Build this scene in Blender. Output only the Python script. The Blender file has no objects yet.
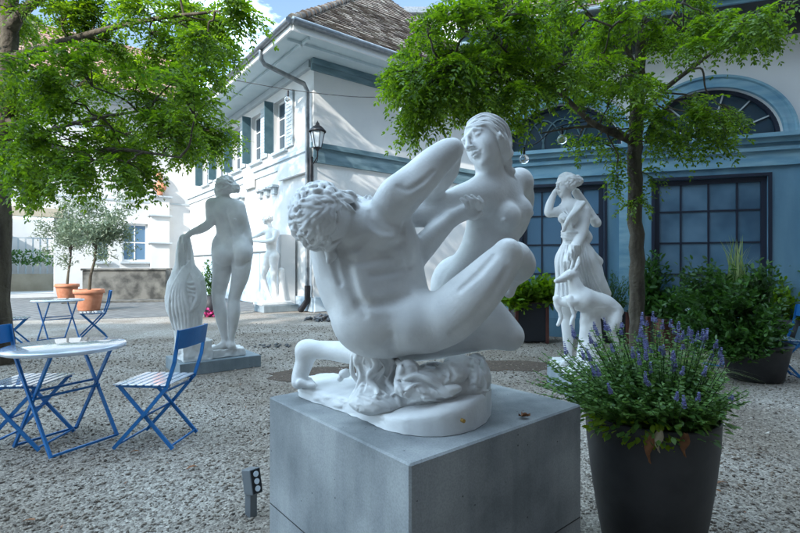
import bpy, math, random
import numpy as np
from mathutils import Vector, Matrix
from mathutils.geometry import tessellate_polygon

# ------------------------------------------------------------------ camera
sc = bpy.context.scene
C = sc.collection
F = 480.0            # focal length in reference pixels (800 px wide)
HZ, EYE = 267.0, 1.30
cam = bpy.data.cameras.new('camera'); cam_o = bpy.data.objects.new('camera', cam); C.objects.link(cam_o)
cam_o.location = (0, 0, EYE); cam_o.rotation_euler = (math.radians(90), 0, 0)
cam.sensor_width = 36; cam.lens = 21.6; cam.clip_start = 0.05; cam.clip_end = 500
sc.camera = cam_o
# ------------------------------------------------------------------ light
SUN = Vector((-0.43, -0.74, 0.50)).normalized()      # towards the sun
sun = bpy.data.lights.new('sun', 'SUN'); sun.energy = 3.3; sun.angle = math.radians(0.5); sun.color = (1, .95, .87)
sun_o = bpy.data.objects.new('sun', sun); C.objects.link(sun_o)
sun_o.rotation_euler = SUN.to_track_quat('Z', 'Y').to_euler(); sun_o.location = (0, 0, 30)
w = bpy.data.worlds.new('World'); sc.world = w; w.use_nodes = True
nt = w.node_tree; nt.nodes.clear()
out = nt.nodes.new('ShaderNodeOutputWorld'); bg = nt.nodes.new('ShaderNodeBackground')
sky = nt.nodes.new('ShaderNodeTexSky'); sky.sky_type = 'NISHITA'; sky.sun_disc = False; sky.ozone_density = 1.4; sky.dust_density = .4; sky.air_density = 1.2
sky.sun_elevation = math.asin(SUN.z); sky.sun_rotation = math.atan2(SUN.x, SUN.y)
tc = nt.nodes.new('ShaderNodeTexCoord'); mp = nt.nodes.new('ShaderNodeMapping'); mp.inputs['Scale'].default_value = (1.3, 1.3, 4.0)
nz = nt.nodes.new('ShaderNodeTexNoise'); nz.inputs['Scale'].default_value = 2.2; nz.inputs['Detail'].default_value = 8; nz.inputs['Roughness'].default_value = .6
rp = nt.nodes.new('ShaderNodeValToRGB'); rp.color_ramp.elements[0].position = .42; rp.color_ramp.elements[1].position = .62
mx = nt.nodes.new('ShaderNodeMix'); mx.data_type = 'RGBA'; mx.inputs[7].default_value = (8.4, 9.8, 11.0, 1)
for a, b in ((tc.outputs['Generated'], mp.inputs[0]), (mp.outputs[0], nz.inputs[0]), (nz.outputs[0], rp.inputs[0]), (rp.outputs[0], mx.inputs[0]),
             (sky.outputs[0], mx.inputs[6]), (mx.outputs[2], bg.inputs[0]), (bg.outputs[0], out.inputs[0])):
    nt.links.new(a, b)
# the cloud deck is brightest towards the back left
dt = nt.nodes.new('ShaderNodeVectorMath'); dt.operation = 'DOT_PRODUCT'; dt.inputs[1].default_value = Vector((-.80, .30, .50)).normalized()
mr = nt.nodes.new('ShaderNodeMapRange'); mr.inputs['From Min'].default_value = -.5; mr.inputs['From Max'].default_value = 1; mr.inputs['To Min'].default_value = .05; mr.inputs['To Max'].default_value = 3.2
cm = nt.nodes.new('ShaderNodeVectorMath'); cm.operation = 'SCALE'; cm.inputs[0].default_value = (7.1, 9.7, 12.0)
nt.links.new(tc.outputs['Generated'], dt.inputs[0]); nt.links.new(dt.outputs['Value'], mr.inputs['Value']); nt.links.new(mr.outputs[0], cm.inputs['Scale']); nt.links.new(cm.outputs[0], mx.inputs[7])
bg.inputs[1].default_value = 0.15
sc.view_settings.view_transform = 'Standard'; sc.view_settings.look = 'None'; sc.view_settings.gamma = 1
sc.view_settings.use_curve_mapping = False; sc.view_settings.exposure = 1.0
sc.render.engine = 'CYCLES'
sc.cycles.max_bounces = 8; sc.cycles.transparent_max_bounces = 8; sc.cycles.use_denoising = True
R_ = random.Random(7)
PI = math.pi

# ------------------------------------------------------------------ helpers
def P(u, v, D):                      # a point of the place seen at (u, v) at distance D along the view
    return Vector(((u - 400) / F * D, D, EYE + (HZ - v) / F * D))
def G(u, v, z=0.0):                  # the point at height z seen at (u, v)
    D = F * (EYE - z) / (v - HZ)
    return Vector(((u - 400) / F * D, D, z))

def tag(o, label=None, cat=None, group=None, kind=None):
    if label: o['label'] = label
    if cat: o['category'] = cat
    if group: o['group'] = group
    if kind: o['kind'] = kind
    return o
def link(name, me, mat, parent=None):
    o = bpy.data.objects.new(name, me); C.objects.link(o)
    if mat is not None:
        for m in (mat if isinstance(mat, (list, tuple)) else [mat]): me.materials.append(m)
    if parent is not None:
        o.parent = parent; o.matrix_parent_inverse = world_of(parent).inverted()
    return o
def world_of(o):
    m = Matrix.LocRotScale(o.location, o.rotation_euler, o.scale)
    if o.parent: m = world_of(o.parent) @ o.matrix_parent_inverse @ m
    return m
def thing(name, label, cat, loc=(0, 0, 0), group=None):
    o = bpy.data.objects.new(name, None); C.objects.link(o); o.location = loc
    o.empty_display_size = .2
    return tag(o, label, cat, group)
def copy_tree(o, parent=None):
    c = o.copy(); C.objects.link(c)
    if parent is not None: c.parent = parent
    for ch in [x for x in o.children]: copy_tree(ch, c)
    return c
def npmesh(name, v, f, smooth=False, mi=None):
    v = np.asarray(v, np.float32); f = np.asarray(f, np.int32)
    me = bpy.data.meshes.new(name); k = f.shape[1]
    me.vertices.add(len(v)); me.vertices.foreach_set('co', v.ravel())
    me.loops.add(f.size); me.loops.foreach_set('vertex_index', f.ravel())
    me.polygons.add(len(f)); me.polygons.foreach_set('loop_start', np.arange(0, f.size, k, dtype=np.int32))
    me.polygons.foreach_set('loop_total', np.full(len(f), k, np.int32))
    if mi is not None: me.polygons.foreach_set('material_index', np.asarray(mi, np.int32))
    me.update(calc_edges=True); me.validate()
    if smooth: me.polygons.foreach_set('use_smooth', np.ones(len(me.polygons), bool))
    return me

class MB:                            # collects shapes into ONE mesh
    def __init__(s): s.v = []; s.f = []; s.sm = []
    def add(s, vs, fs, smooth=False):
        n = len(s.v); s.v += [tuple(x) for x in vs]
        for f in fs: s.f.append([i + n for i in f]); s.sm.append(smooth)
        return s
    def box(s, c, size, ax=None, taper=1.0):
        X, Y, Z = ax if ax else (Vector((1, 0, 0)), Vector((0, 1, 0)), Vector((0, 0, 1)))
        c = Vector(c); hx, hy, hz = size[0] / 2, size[1] / 2, size[2] / 2; vs = []
        for dz in (-1, 1):
            t = taper if dz > 0 else 1
            for dx, dy in ((-1, -1), (1, -1), (1, 1), (-1, 1)): vs.append(c + X * dx * hx * t + Y * dy * hy * t + Z * dz * hz)
        return s.add(vs, [(3, 2, 1, 0), (4, 5, 6, 7), (0, 1, 5, 4), (1, 2, 6, 5), (2, 3, 7, 6), (3, 0, 4, 7)])
    def bar(s, a, b, wd, h, up=Vector((0, 0, 1))):
        a = Vector(a); b = Vector(b); d = (b - a); L = d.length; d.normalize()
        x = d.cross(up)
        if x.length < 1e-4: x = d.cross(Vector((1, 0, 0)))
        x.normalize(); z = x.cross(d)
        return s.box((a + b) / 2, (wd, L, h), (x, d, z))
    def tube(s, pts, r, n=8, caps=True):
        pts = [Vector(p) for p in pts]; rs = r if isinstance(r, (list, tuple)) else [r] * len(pts)
        vs = []; ref = None
        for i, p in enumerate(pts):
            t = (pts[min(i + 1, len(pts) - 1)] - pts[max(i - 1, 0)])
            t = t.normalized() if t.length > 1e-9 else Vector((0, 0, 1))
            if ref is None: ref = t.orthogonal().normalized()
            ref = (ref - t * ref.dot(t))
            ref = ref.normalized() if ref.length > 1e-6 else t.orthogonal().normalized()
            q = t.cross(ref)
            for k in range(n):
                a = 2 * PI * k / n; vs.append(p + (ref * math.cos(a) + q * math.sin(a)) * rs[i])
        fs = []
        for i in range(len(pts) - 1):
            for k in range(n): fs.append((i * n + k, i * n + (k + 1) % n, (i + 1) * n + (k + 1) % n, (i + 1) * n + k))
        s.add(vs, fs, True)
        if caps:
            s.add(vs[:n], [tuple(reversed(range(n)))]); s.add(vs[-n:], [tuple(range(n))])
        return s
    def lathe(s, prof, c=(0, 0, 0), n=40, smooth=True):
        c = Vector(c); vs = []; fs = []
        for r, z in prof:
            for k in range(n):
                a = 2 * PI * k / n; vs.append(c + Vector((r * math.cos(a), r * math.sin(a), z)))
        for i in range(len(prof) - 1):
            for k in range(n): fs.append((i * n + k, i * n + (k + 1) % n, (i + 1) * n + (k + 1) % n, (i + 1) * n + k))
        return s.add(vs, fs, smooth)
    def prism(s, poly, z0, z1):      # horizontal polygon (x, y), counter-clockwise
        n = len(poly)
        vs = [(p[0], p[1], z0) for p in poly] + [(p[0], p[1], z1) for p in poly]
        fs = [tuple(reversed(range(n))), tuple(range(n, 2 * n))] + [(i, (i + 1) % n, (i + 1) % n + n, i + n) for i in range(n)]
        return s.add(vs, fs)
    def build(s, name, mat, parent=None, bevel=0, seg=2):
        me = bpy.data.meshes.new(name); me.from_pydata(s.v, [], s.f); me.update()
        me.polygons.foreach_set('use_smooth', s.sm)
        o = link(name, me, mat, parent)
        if bevel:
            b = o.modifiers.new('bevel', 'BEVEL'); b.width = bevel; b.segments = seg; b.limit_method = 'ANGLE'; b.angle_limit = math.radians(40)
        return o

# ------------------------------------------------------------------ materials
def material(name, col, col2=None, rough=.7, scale=6, bump=0, bscale=40, metal=0, detail=6, coat=0, lo=.35, hi=.65, spec=.5, dist=.01, stretch=None, trans=0):
    m = bpy.data.materials.new(name); m.use_nodes = True; n = m.node_tree.nodes; l = m.node_tree.links
    b = n['Principled BSDF']; b.inputs['Roughness'].default_value = rough; b.inputs['Metallic'].default_value = metal
    b.inputs['Base Color'].default_value = (*col, 1); b.inputs['Coat Weight'].default_value = coat; b.inputs['Specular IOR Level'].default_value = spec
    t = n.new('ShaderNodeTexCoord'); src = t.outputs['Object']
    if stretch:
        mpp = n.new('ShaderNodeMapping'); mpp.inputs['Scale'].default_value = stretch; l.new(src, mpp.inputs[0]); src = mpp.outputs[0]
    if col2:
        z = n.new('ShaderNodeTexNoise'); z.inputs['Scale'].default_value = scale; z.inputs['Detail'].default_value = detail; l.new(src, z.inputs[0])
        r = n.new('ShaderNodeValToRGB'); r.color_ramp.elements[0].position = lo; r.color_ramp.elements[1].position = hi
        r.color_ramp.elements[0].color = (*col, 1); r.color_ramp.elements[1].color = (*col2, 1)
        l.new(z.outputs[0], r.inputs[0]); l.new(r.outputs[0], b.inputs['Base Color'])
    if bump:
        z = n.new('ShaderNodeTexNoise'); z.inputs['Scale'].default_value = bscale; z.inputs['Detail'].default_value = 8; l.new(t.outputs['Object'], z.inputs[0])
        u = n.new('ShaderNodeBump'); u.inputs['Strength'].default_value = bump; u.inputs['Distance'].default_value = dist
        l.new(z.outputs[0], u.inputs['Height']); l.new(u.outputs[0], b.inputs['Normal'])
    return m
def leaf_material(name, c1, c2, trans=.45, scale=1.2, rough=.45):
    m = bpy.data.materials.new(name); m.use_nodes = True; n = m.node_tree.nodes; l = m.node_tree.links
    b = n['Principled BSDF']; b.inputs['Roughness'].default_value = rough
    t = n.new('ShaderNodeTexCoord'); z = n.new('ShaderNodeTexNoise'); z.inputs['Scale'].default_value = scale * 1.6; z.inputs['Detail'].default_value = 4
    z2 = n.new('ShaderNodeTexWhiteNoise'); z2.noise_dimensions = '3D'
    g = n.new('ShaderNodeNewGeometry'); ad = n.new('ShaderNodeMath'); ad.operation = 'MULTIPLY_ADD'; ad.inputs[1].default_value = .6; 
    l.new(t.outputs['Object'], z.inputs[0]); l.new(g.outputs['Random Per Island'], ad.inputs[0]); 
    mu = n.new('ShaderNodeMath'); mu.operation = 'MULTIPLY'; mu.inputs[1].default_value = .4; l.new(z.outputs[0], mu.inputs[0]); l.new(mu.outputs[0], ad.inputs[2])
    r = n.new('ShaderNodeValToRGB'); r.color_ramp.elements[0].position = .1; r.color_ramp.elements[1].position = .9
    r.color_ramp.elements[0].color = (*c1, 1); r.color_ramp.elements[1].color = (*c2, 1)
    l.new(ad.outputs[0], r.inputs[0]); l.new(r.outputs[0], b.inputs['Base Color'])
    tr = n.new('ShaderNodeBsdfTranslucent'); ms = n.new('ShaderNodeMixShader'); ms.inputs[0].default_value = trans
    hs = n.new('ShaderNodeHueSaturation'); hs.inputs['Saturation'].default_value = 1.15; hs.inputs['Value'].default_value = 1.7; hs.inputs['Hue'].default_value = .485
    l.new(r.outputs[0], hs.inputs['Color']); l.new(hs.outputs[0], tr.inputs[0])
    l.new(b.outputs[0], ms.inputs[1]); l.new(tr.outputs[0], ms.inputs[2]); l.new(ms.outputs[0], n['Material Output'].inputs[0])
    return m
# ------------------------------------------------------------------ sculpting kit: smooth blends of ellipsoids and tapered limbs, meshed as one skin
class Sculpt:
    def __init__(s, lo, hi, h):
        s.lo = np.array(lo, np.float32); s.h = h
        s.n = [int((hi[i] - lo[i]) / h) + 2 for i in range(3)]
        s.f = np.full(s.n, .08, np.float32); s.f0 = None
    def freeze(s): s.f0 = s.f.copy()    # draw() then follows this state of the surface
    def thaw(s): s.f0 = None
    def reg(s, lo, hi, pad):
        i0 = [max(0, int((lo[i] - pad - s.lo[i]) / s.h)) for i in range(3)]
        i1 = [min(s.n[i], int((hi[i] + pad - s.lo[i]) / s.h) + 2) for i in range(3)]
        if any(i1[i] <= i0[i] for i in range(3)): return None
        g = [s.lo[i] + s.h * np.arange(i0[i], i1[i], dtype=np.float32) for i in range(3)]
        return (slice(i0[0], i1[0]), slice(i0[1], i1[1]), slice(i0[2], i1[2])), g[0][:, None, None], g[1][None, :, None], g[2][None, None, :]
    def comb(s, sl, d, k, sub):
        a = s.f[sl]
        if sub:
            hh = np.maximum(k - np.abs(a + d), 0) / k
            s.f[sl] = np.maximum(a, -d) + hh * hh * k * .25
        else:
            hh = np.maximum(k - np.abs(a - d), 0) / k
            s.f[sl] = np.minimum(a, d) - hh * hh * k * .25
    def cap(s, a, b, ra, rb, k=.02, sub=False):
        a = Vector(a); b = Vector(b); R = max(ra, rb)
        r = s.reg([min(a[i], b[i]) - R for i in range(3)], [max(a[i], b[i]) + R for i in range(3)], k + 2 * s.h)
        if r is None: return
        sl, X, Y, Z = r; d = b - a; L2 = max(d.length_squared, 1e-10)
        px, py, pz = X - a.x, Y - a.y, Z - a.z
        t = np.clip((px * d.x + py * d.y + pz * d.z) / L2, 0, 1)
        q = np.sqrt((px - t * d.x) ** 2 + (py - t * d.y) ** 2 + (pz - t * d.z) ** 2) - (ra + (rb - ra) * t)
        s.comb(sl, q, k, sub)
    def ell(s, c, r, M=None, k=.02, sub=False):     # M: columns are the ellipsoid's axes
        c = Vector(c)
        M = M if M is not None else Matrix.Identity(3)
        ext = [math.sqrt(sum((M[i][j] * r[j]) ** 2 for j in range(3))) for i in range(3)]
        g = s.reg([c[i] - ext[i] for i in range(3)], [c[i] + ext[i] for i in range(3)], k + 2 * s.h)
        if g is None: return
        sl, X, Y, Z = g; px, py, pz = X - c.x, Y - c.y, Z - c.z
        l = [px * M[0][j] + py * M[1][j] + pz * M[2][j] for j in range(3)]
        k0 = np.sqrt(sum((l[j] / r[j]) ** 2 for j in range(3))); k1 = np.sqrt(sum((l[j] / r[j] ** 2) ** 2 for j in range(3)))
        s.comb(sl, k0 * (k0 - 1) / np.maximum(k1, 1e-6), k, sub)
    def chain(s, pts, k=.02, sub=False, smooth=True, sub_n=10):   # pts: (Vector, radius)
        if smooth and len(pts) > 2: pts = spline(pts, sub_n)
        s.caps(pts, k, sub)
    def caps(s, pts, k, sub=False):      # one tapered polyline, blended in once
        R = max(r for _, r in pts); pad = k + 2 * s.h; xs = [[p[i] for p, _ in pts] for i in range(3)]
        g = s.reg([min(x) - R for x in xs], [max(x) + R for x in xs], pad)
        if g is None: return
        sl, X, Y, Z = g; d = np.full((X.size, Y.size, Z.size), 1.0, np.float32); ax = (X.ravel(), Y.ravel(), Z.ravel())
        for (a, ra), (b, rb) in zip(pts, pts[1:]):
            r = max(ra, rb); w = []
            for i in range(3):
                i0 = int(np.searchsorted(ax[i], min(a[i], b[i]) - r - pad)); i1 = int(np.searchsorted(ax[i], max(a[i], b[i]) + r + pad)); w.append(slice(i0, max(i0, i1)))
            if any(q.stop <= q.start for q in w): continue
            v = b - a; L2 = max(v.length_squared, 1e-10)
            px = ax[0][w[0]][:, None, None] - a.x; py = ax[1][w[1]][None, :, None] - a.y; pz = ax[2][w[2]][None, None, :] - a.z
            t = np.clip((px * v.x + py * v.y + pz * v.z) / L2, 0, 1)
            q = np.sqrt((px - t * v.x) ** 2 + (py - t * v.y) ** 2 + (pz - t * v.z) ** 2) - (ra + (rb - ra) * t)
            d[tuple(w)] = np.minimum(d[tuple(w)], q)
        s.comb(sl, d, k, sub)
    # pixel-and-distance versions: radii in reference pixels at that distance
    def E(s, u, v, D, ru, rv, rd=None, rot=0, k=8, sub=False, yaw=0):
        q = D / F; rd = ru if rd is None else rd
        M = (Matrix.Rotation(math.radians(-rot), 3, 'Y') @ Matrix.Rotation(math.radians(yaw), 3, 'Z'))
        s.ell(P(u, v, D), (ru * q, rd * q, rv * q), M, k * q, sub)
    def CH(s, pts, k=6, sub=False, smooth=True):
        q = pts[0][2] / F
        s.chain([(P(a[0], a[1], a[2]), a[3] * a[2] / F) for a in pts], k * q, sub, smooth)
    def val(s, p):
        g = [(p[i] - float(s.lo[i])) / s.h for i in range(3)]; j = [int(math.floor(x)) for x in g]
        if any(j[i] < 0 or j[i] >= s.n[i] - 1 for i in range(3)): return .08
        t = [g[i] - j[i] for i in range(3)]; c = (s.f0 if s.f0 is not None else s.f)[j[0]:j[0] + 2, j[1]:j[1] + 2, j[2]:j[2] + 2]
        c = c[0] * (1 - t[0]) + c[1] * t[0]; c = c[0] * (1 - t[1]) + c[1] * t[1]
        return float(c[0] * (1 - t[2]) + c[1] * t[2])
    def hit(s, u, v, D0=None):       # distance of the surface so far along the line through (u, v)
        D = D0 if D0 else float(s.lo[1]); end = float(s.lo[1]) + s.h * s.n[1]; pv = s.val(P(u, v, D))
        if pv <= 0: return D
        while D < end:
            D += s.h * .8; x = s.val(P(u, v, D))
            if x <= 0: return D - s.h * .8 * (-x) / max(pv - x, 1e-9)
            pv = x
        return None
    def draw(s, pts, k=2, sub=False, lift=0, n=4, D0=None):   # folds, veins and grooves laid on the surface: (u, v, r)
        o = []; q = None
        for (p, r) in spline([(Vector((a[0], a[1], 0)), a[2]) for a in pts], n) if len(pts) > 2 else [(Vector((a[0], a[1], 0)), a[2]) for a in pts]:
            D = s.hit(p.x, p.y, D0)
            if D is None: D = o[-1][2] if o else None
            if D is None: continue
            o.append((p.x, p.y, D, r))
        if len(o) < 2: return
        sm = [sum(o[max(0, min(len(o) - 1, i + d))][2] for d in (-1, 0, 1)) / 3 for i in range(len(o))]
        q = sm[0] / F
        lift = lift + (.45 * max(a[2] for a in pts) if sub else 0)
        w_ = [(P(a[0], a[1], D - lift * q), a[3] * q) for a, D in zip(o, sm)]
        s.caps(w_, k * q, sub)
    def noise(s, lo, hi, amp, cell, seed=0, band=.03):
        g = s.reg(lo, hi, 0)
        if g is None: return
        sl, X, Y, Z = g; rg = np.random.RandomState(seed); nx = [int((hi[i] - lo[i]) / cell) + 4 for i in range(3)]
        L = rg.rand(*nx).astype(np.float32) * 2 - 1; ii = []
        for a, i in ((X, 0), (Y, 1), (Z, 2)):
            t = np.clip((a.ravel() - lo[i]) / cell + 1, 0, nx[i] - 2.001); j = t.astype(int); fr_ = t - j; ii.append((j, fr_ * fr_ * (3 - 2 * fr_)))
        (jx, tx), (jy, ty), (jz, tz) = ii; tx = tx[:, None, None]; ty = ty[None, :, None]; tz = tz[None, None, :]; v = 0
        for dx in (0, 1):
            for dy in (0, 1):
                for dz in (0, 1): v = v + L[np.ix_(jx + dx, jy + dy, jz + dz)] * (tx if dx else 1 - tx) * (ty if dy else 1 - ty) * (tz if dz else 1 - tz)
        s.f[sl] += amp * v
    def mesh(s, name, relax=1):
        f = s.f; neg = f < 0; n = f.shape
        cs = np.zeros([x - 1 for x in n], np.int8)
        for dx in (0, 1):
            for dy in (0, 1):
                for dz in (0, 1): cs += neg[dx:n[0] - 1 + dx, dy:n[1] - 1 + dy, dz:n[2] - 1 + dz]
        act = np.argwhere((cs > 0) & (cs < 8)); cid = np.full(cs.shape, -1, np.int32)
        cid[act[:, 0], act[:, 1], act[:, 2]] = np.arange(len(act))
        cor = [(x, y, z) for x in (0, 1) for y in (0, 1) for z in (0, 1)]
        val = np.stack([f[act[:, 0] + c[0], act[:, 1] + c[1], act[:, 2] + c[2]] for c in cor], 1)
        pos = np.zeros((len(act), 3), np.float32); cnt = np.zeros(len(act), np.float32)
        for i in range(8):
            for j in range(i + 1, 8):
                if sum(abs(cor[i][k] - cor[j][k]) for k in range(3)) != 1: continue
                m = (val[:, i] < 0) != (val[:, j] < 0); t = np.where(m, val[:, i] / np.where(m, val[:, i] - val[:, j], 1), 0)
                for k in range(3): pos[:, k] += m * (cor[i][k] + t * (cor[j][k] - cor[i][k]))
                cnt += m
        v = (act + pos / cnt[:, None]) * s.h + s.lo; quads = []
        for ax in range(3):
            sa = [slice(None)] * 3; sb = [slice(None)] * 3; sa[ax] = slice(0, n[ax] - 1); sb[ax] = slice(1, n[ax])
            A = neg[tuple(sa)]; B = neg[tuple(sb)]; e = np.argwhere(A != B)
            o1, o2 = [(1, 2), (2, 0), (0, 1)][ax]
            e = e[(e[:, o1] > 0) & (e[:, o2] > 0) & (e[:, o1] < n[o1] - 1) & (e[:, o2] < n[o2] - 1)]
            fl = A[e[:, 0], e[:, 1], e[:, 2]]; q = []
            for d1, d2 in ((0, 0), (-1, 0), (-1, -1), (0, -1)):
                g = e.copy(); g[:, o1] += d1; g[:, o2] += d2; q.append(cid[g[:, 0], g[:, 1], g[:, 2]])
            q = np.stack(q, 1); q[~fl] = q[~fl][:, ::-1]; quads.append(q)
        q = np.concatenate(quads); q = q[(q >= 0).all(1)]; s.f = s.f0 = None
        for _ in range(relax):
            acc = np.zeros_like(v); c = np.zeros(len(v), np.float32)
            for i in range(4):
                a = q[:, i]; b = q[:, (i + 1) % 4]
                for k in range(3):
                    acc[:, k] += np.bincount(a, v[b, k], len(v)) + np.bincount(b, v[a, k], len(v))
                c += np.bincount(a, minlength=len(v)) + np.bincount(b, minlength=len(v))
            v = v * .5 + .5 * acc / np.maximum(c, 1)[:, None]
        return npmesh(name, v, q, True)
def spline(pts, n=4):
    P4 = [np.array((*p, r)) for p, r in pts]; P4 = [2 * P4[0] - P4[1]] + P4 + [2 * P4[-1] - P4[-2]]; o = []
    for i in range(1, len(P4) - 2):
        for j in range(n):
            t = j / n; a, b, c, d = P4[i - 1:i + 3]
            o.append(.5 * (2 * b + (c - a) * t + (2 * a - 5 * b + 4 * c - d) * t * t + (3 * b - a - 3 * c + d) * t ** 3))
    o.append(P4[-2]); return [(Vector(x[:3]), max(float(x[3]), 1e-4)) for x in o]
class Frame:                          # local frame: x = the figure's left, y = forward, z = up
    def __init__(s, o, fwd, up, size):
        s.o = Vector(o); y = Vector(fwd).normalized(); up = Vector(up); z = (up - y * up.dot(y)).normalized(); x = y.cross(z)
        s.M = Matrix((x, y, z)).transposed(); s.s = size
    def p(s, x, y, z): return s.o + s.M @ (Vector((x, y, z)) * s.s)
def sculpt_head(S, fr, ears=True, female=True):     # origin = centre of skull, unit = head height
    e = lambda c, r, k=.04, sub=False: S.ell(fr.p(*c), [x * fr.s for x in r], fr.M, k * fr.s, sub)
    c = lambda a, b, ra, rb, k=.03, sub=False: S.cap(fr.p(*a), fr.p(*b), ra * fr.s, rb * fr.s, k * fr.s, sub)
    e((0, -.03, .07), (.30, .38, .36), .05)
    e((0, .13, -.10), (.245, .25, .33), .1)
    e((0, .17, -.33), (.165, .17, .15), .12)
    e((0, .285, -.42), (.075, .07, .065), .08)
    for sx in (-1, 1):
        e((sx * .15, .23, -.17), (.09, .10, .13), .08)
        e((sx * .135, .43, .01), (.095, .095, .055), .05, True)
        e((sx * .06, .42, .01), (.032, .06, .05), .04, True)
        e((sx * .132, .306, .002), (.068, .058, .044), .01)
        c((sx * .062, .335, .004), (sx * .13, .356, .040), .012, .015, .01); c((sx * .13, .356, .040), (sx * .205, .295, .006), .015, .011, .01)
        c((sx * .066, .332, -.014), (sx * .13, .340, -.040), .010, .012, .01); c((sx * .13, .340, -.040), (sx * .20, .295, -.012), .012, .010, .01)
        c((sx * .03, .375, .085), (sx * .14, .345, .108), .018, .018, .06); c((sx * .14, .345, .108), (sx * .22, .26, .06), .018, .012, .06)
        e((sx * .047, .425, -.145), (.034, .040, .030), .02)
        if ears:
            e((sx * .285, -.02, -.05), (.03, .075, .11), .02); e((sx * .32, 0, -.035), (.03, .04, .06), .02, True)
            c((sx * .30, .01, -.12), (sx * .29, .02, -.15), .03, .025, .02)
    c((0, .38, .07), (0, .475, -.12), .028, .046, .04); e((0, .485, -.135), (.038, .038, .034), .03)
    e((0, .43, -.178), (.06, .035, .014), .02, True)
    e((0, .405, -.205), (.014, .03, .03), .03, True)
    for sx in (-1, 1):
        c((sx * .095, .352, -.262), (sx * .03, .412, -.240), .016, .030, .012); c((sx * .03, .412, -.240), (0, .415, -.246), .030, .026, .01)
        c((sx * .085, .350, -.285), (0, .402, -.298), .018, .034, .012); e((sx * .105, .36, -.268), (.02, .03, .016), .03, True)
    c((-.085, .415, -.268), (.085, .415, -.268), .009, .009, .008, True); c((-.05, .435, -.268), (.05, .435, -.268), .010, .010, .008, True)
    e((0, .405, -.352), (.08, .04, .024), .04, True)
def sculpt_hand(S, fr, curl=(20, 30, 25), spread=4, thumb=1, mirror=1, fingers=4):
    # unit = hand length; y along the fingers, z out of the back of the hand, x towards the thumb (times mirror)
    c = lambda a, b, ra, rb, k=.03: S.cap(fr.p(*a), fr.p(*b), ra * fr.s, rb * fr.s, k * fr.s)
    xs = (.15, .055, -.045, -.14)
    for i, x in enumerate(xs):
        x *= mirror; c((x * .45, 0, 0), (x, .44, 0), .085, .075, .06)
        L = (.20, .225, .205, .16)[i]; p = Vector((x, .46, 0)); a = 0; r = .052 - .004 * (i == 3)
        sp = math.radians(spread * (1.5 - i) * mirror)
        for j in range(3):
            a += math.radians(curl[j] + (i - 1.5) * 3); l = L * (1, .72, .55)[j]
            q = p + Vector((math.sin(sp) * math.cos(a), math.cos(a) * math.cos(sp), -math.sin(a))) * l
            c(p, q, r, r * .88, .012 if j else .025); p = q; r *= .9
    if thumb:
        m = mirror
        c((.10 * m, .10, -.02), (.23 * m, .26, -.07), .085, .065, .05); c((.23 * m, .26, -.07), (.27 * m, .42, -.12), .06, .052, .02); c((.27 * m, .42, -.12), (.25 * m, .53, -.17), .052, .042, .02)
def hair_locks(S, cen, M, rad, n, rnd, r=.02, L=.5, k=.008, keep=None, wave=.3, flow=None):
    # short curving locks laid over an ellipsoid of hair
    for i in range(n):
        for _ in range(30):
            d = Vector((rnd.gauss(0, 1), rnd.gauss(0, 1), rnd.gauss(0, 1))).normalized()
            if keep is None or keep(d): break
        t = (flow(d) if flow else Vector((rnd.gauss(0, 1), rnd.gauss(0, 1), rnd.gauss(0, 1))))
        t = (t - d * t.dot(d)).normalized(); b = d.cross(t); ph = rnd.choice((-1, 1)) * rnd.uniform(.6, 1.4); pts = []
        for j in range(6):
            s_ = (j / 5 - .5) * L; q = (d + t * s_ + b * (wave * ph * (s_ * s_ * 4 / L - .2 * L) ) ).normalized()
            lift = 1.0 + .05 * math.sin(PI * j / 5)
            pts.append((Vector(cen) + M @ Vector((q.x * rad[0] * lift, q.y * rad[1] * lift, q.z * rad[2] * lift)), r * rnd.uniform(.75, 1.15) * (.45 + .55 * math.sin(PI * (j + .6) / 6.2))))
        S.chain(pts, k, sub_n=2)
# ------------------------------------------------------------------ materials of the place
MAT = {}
def M_(n, *a, **k): MAT[n] = material(n, *a, **k); return MAT[n]
M_('plaster_cast', (.60, .605, .61), (.72, .72, .715), rough=.5, scale=9, bump=.3, bscale=90, dist=.004, spec=.45)
M_('plaster_aged', (.68, .68, .68), (.79, .79, .78), rough=.6, scale=7, bump=.3, bscale=60, dist=.006)
M_('rough_plaster', (.52, .54, .56), (.70, .71, .71), rough=.6, scale=14, bump=.5, bscale=70, dist=.006)
M_('brass', (.45, .28, .08), metal=.8, rough=.35)
M_('wall_white', (.60, .61, .62), (.72, .72, .71), rough=.85, scale=.7, bump=.3, bscale=22, detail=10)
M_('wall_pale', (.68, .68, .70), (.76, .76, .77), rough=.85, scale=.8, bump=.2, bscale=25)
M_('blue_paint', (.09, .20, .30), (.16, .30, .41), rough=.6, scale=2.5, bump=.25, bscale=18, stretch=(1, 1, .25), detail=8)
M_('blue_paint_light', (.14, .30, .43), (.26, .43, .53), rough=.6, scale=3, bump=.25, bscale=18, stretch=(.6, .6, 3), detail=10)
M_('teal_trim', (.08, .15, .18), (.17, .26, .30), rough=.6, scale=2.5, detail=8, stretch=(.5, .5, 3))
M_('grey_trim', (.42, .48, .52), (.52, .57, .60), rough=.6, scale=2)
M_('soffit', (.50, .60, .64), (.56, .65, .68), rough=.6, scale=2)
M_('base_blue', (.36, .46, .55), (.46, .55, .62), rough=.7, scale=1.5)
M_('shutter', (.05, .11, .14), (.08, .15, .18), rough=.5, scale=4)
M_('dark_frame', (.018, .024, .045), rough=.4)
M_('dark_metal', (.03, .03, .035), rough=.4, metal=.5)
M_('zinc', (.16, .18, .20), (.24, .26, .28), rough=.35, scale=8, metal=.7)
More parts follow.
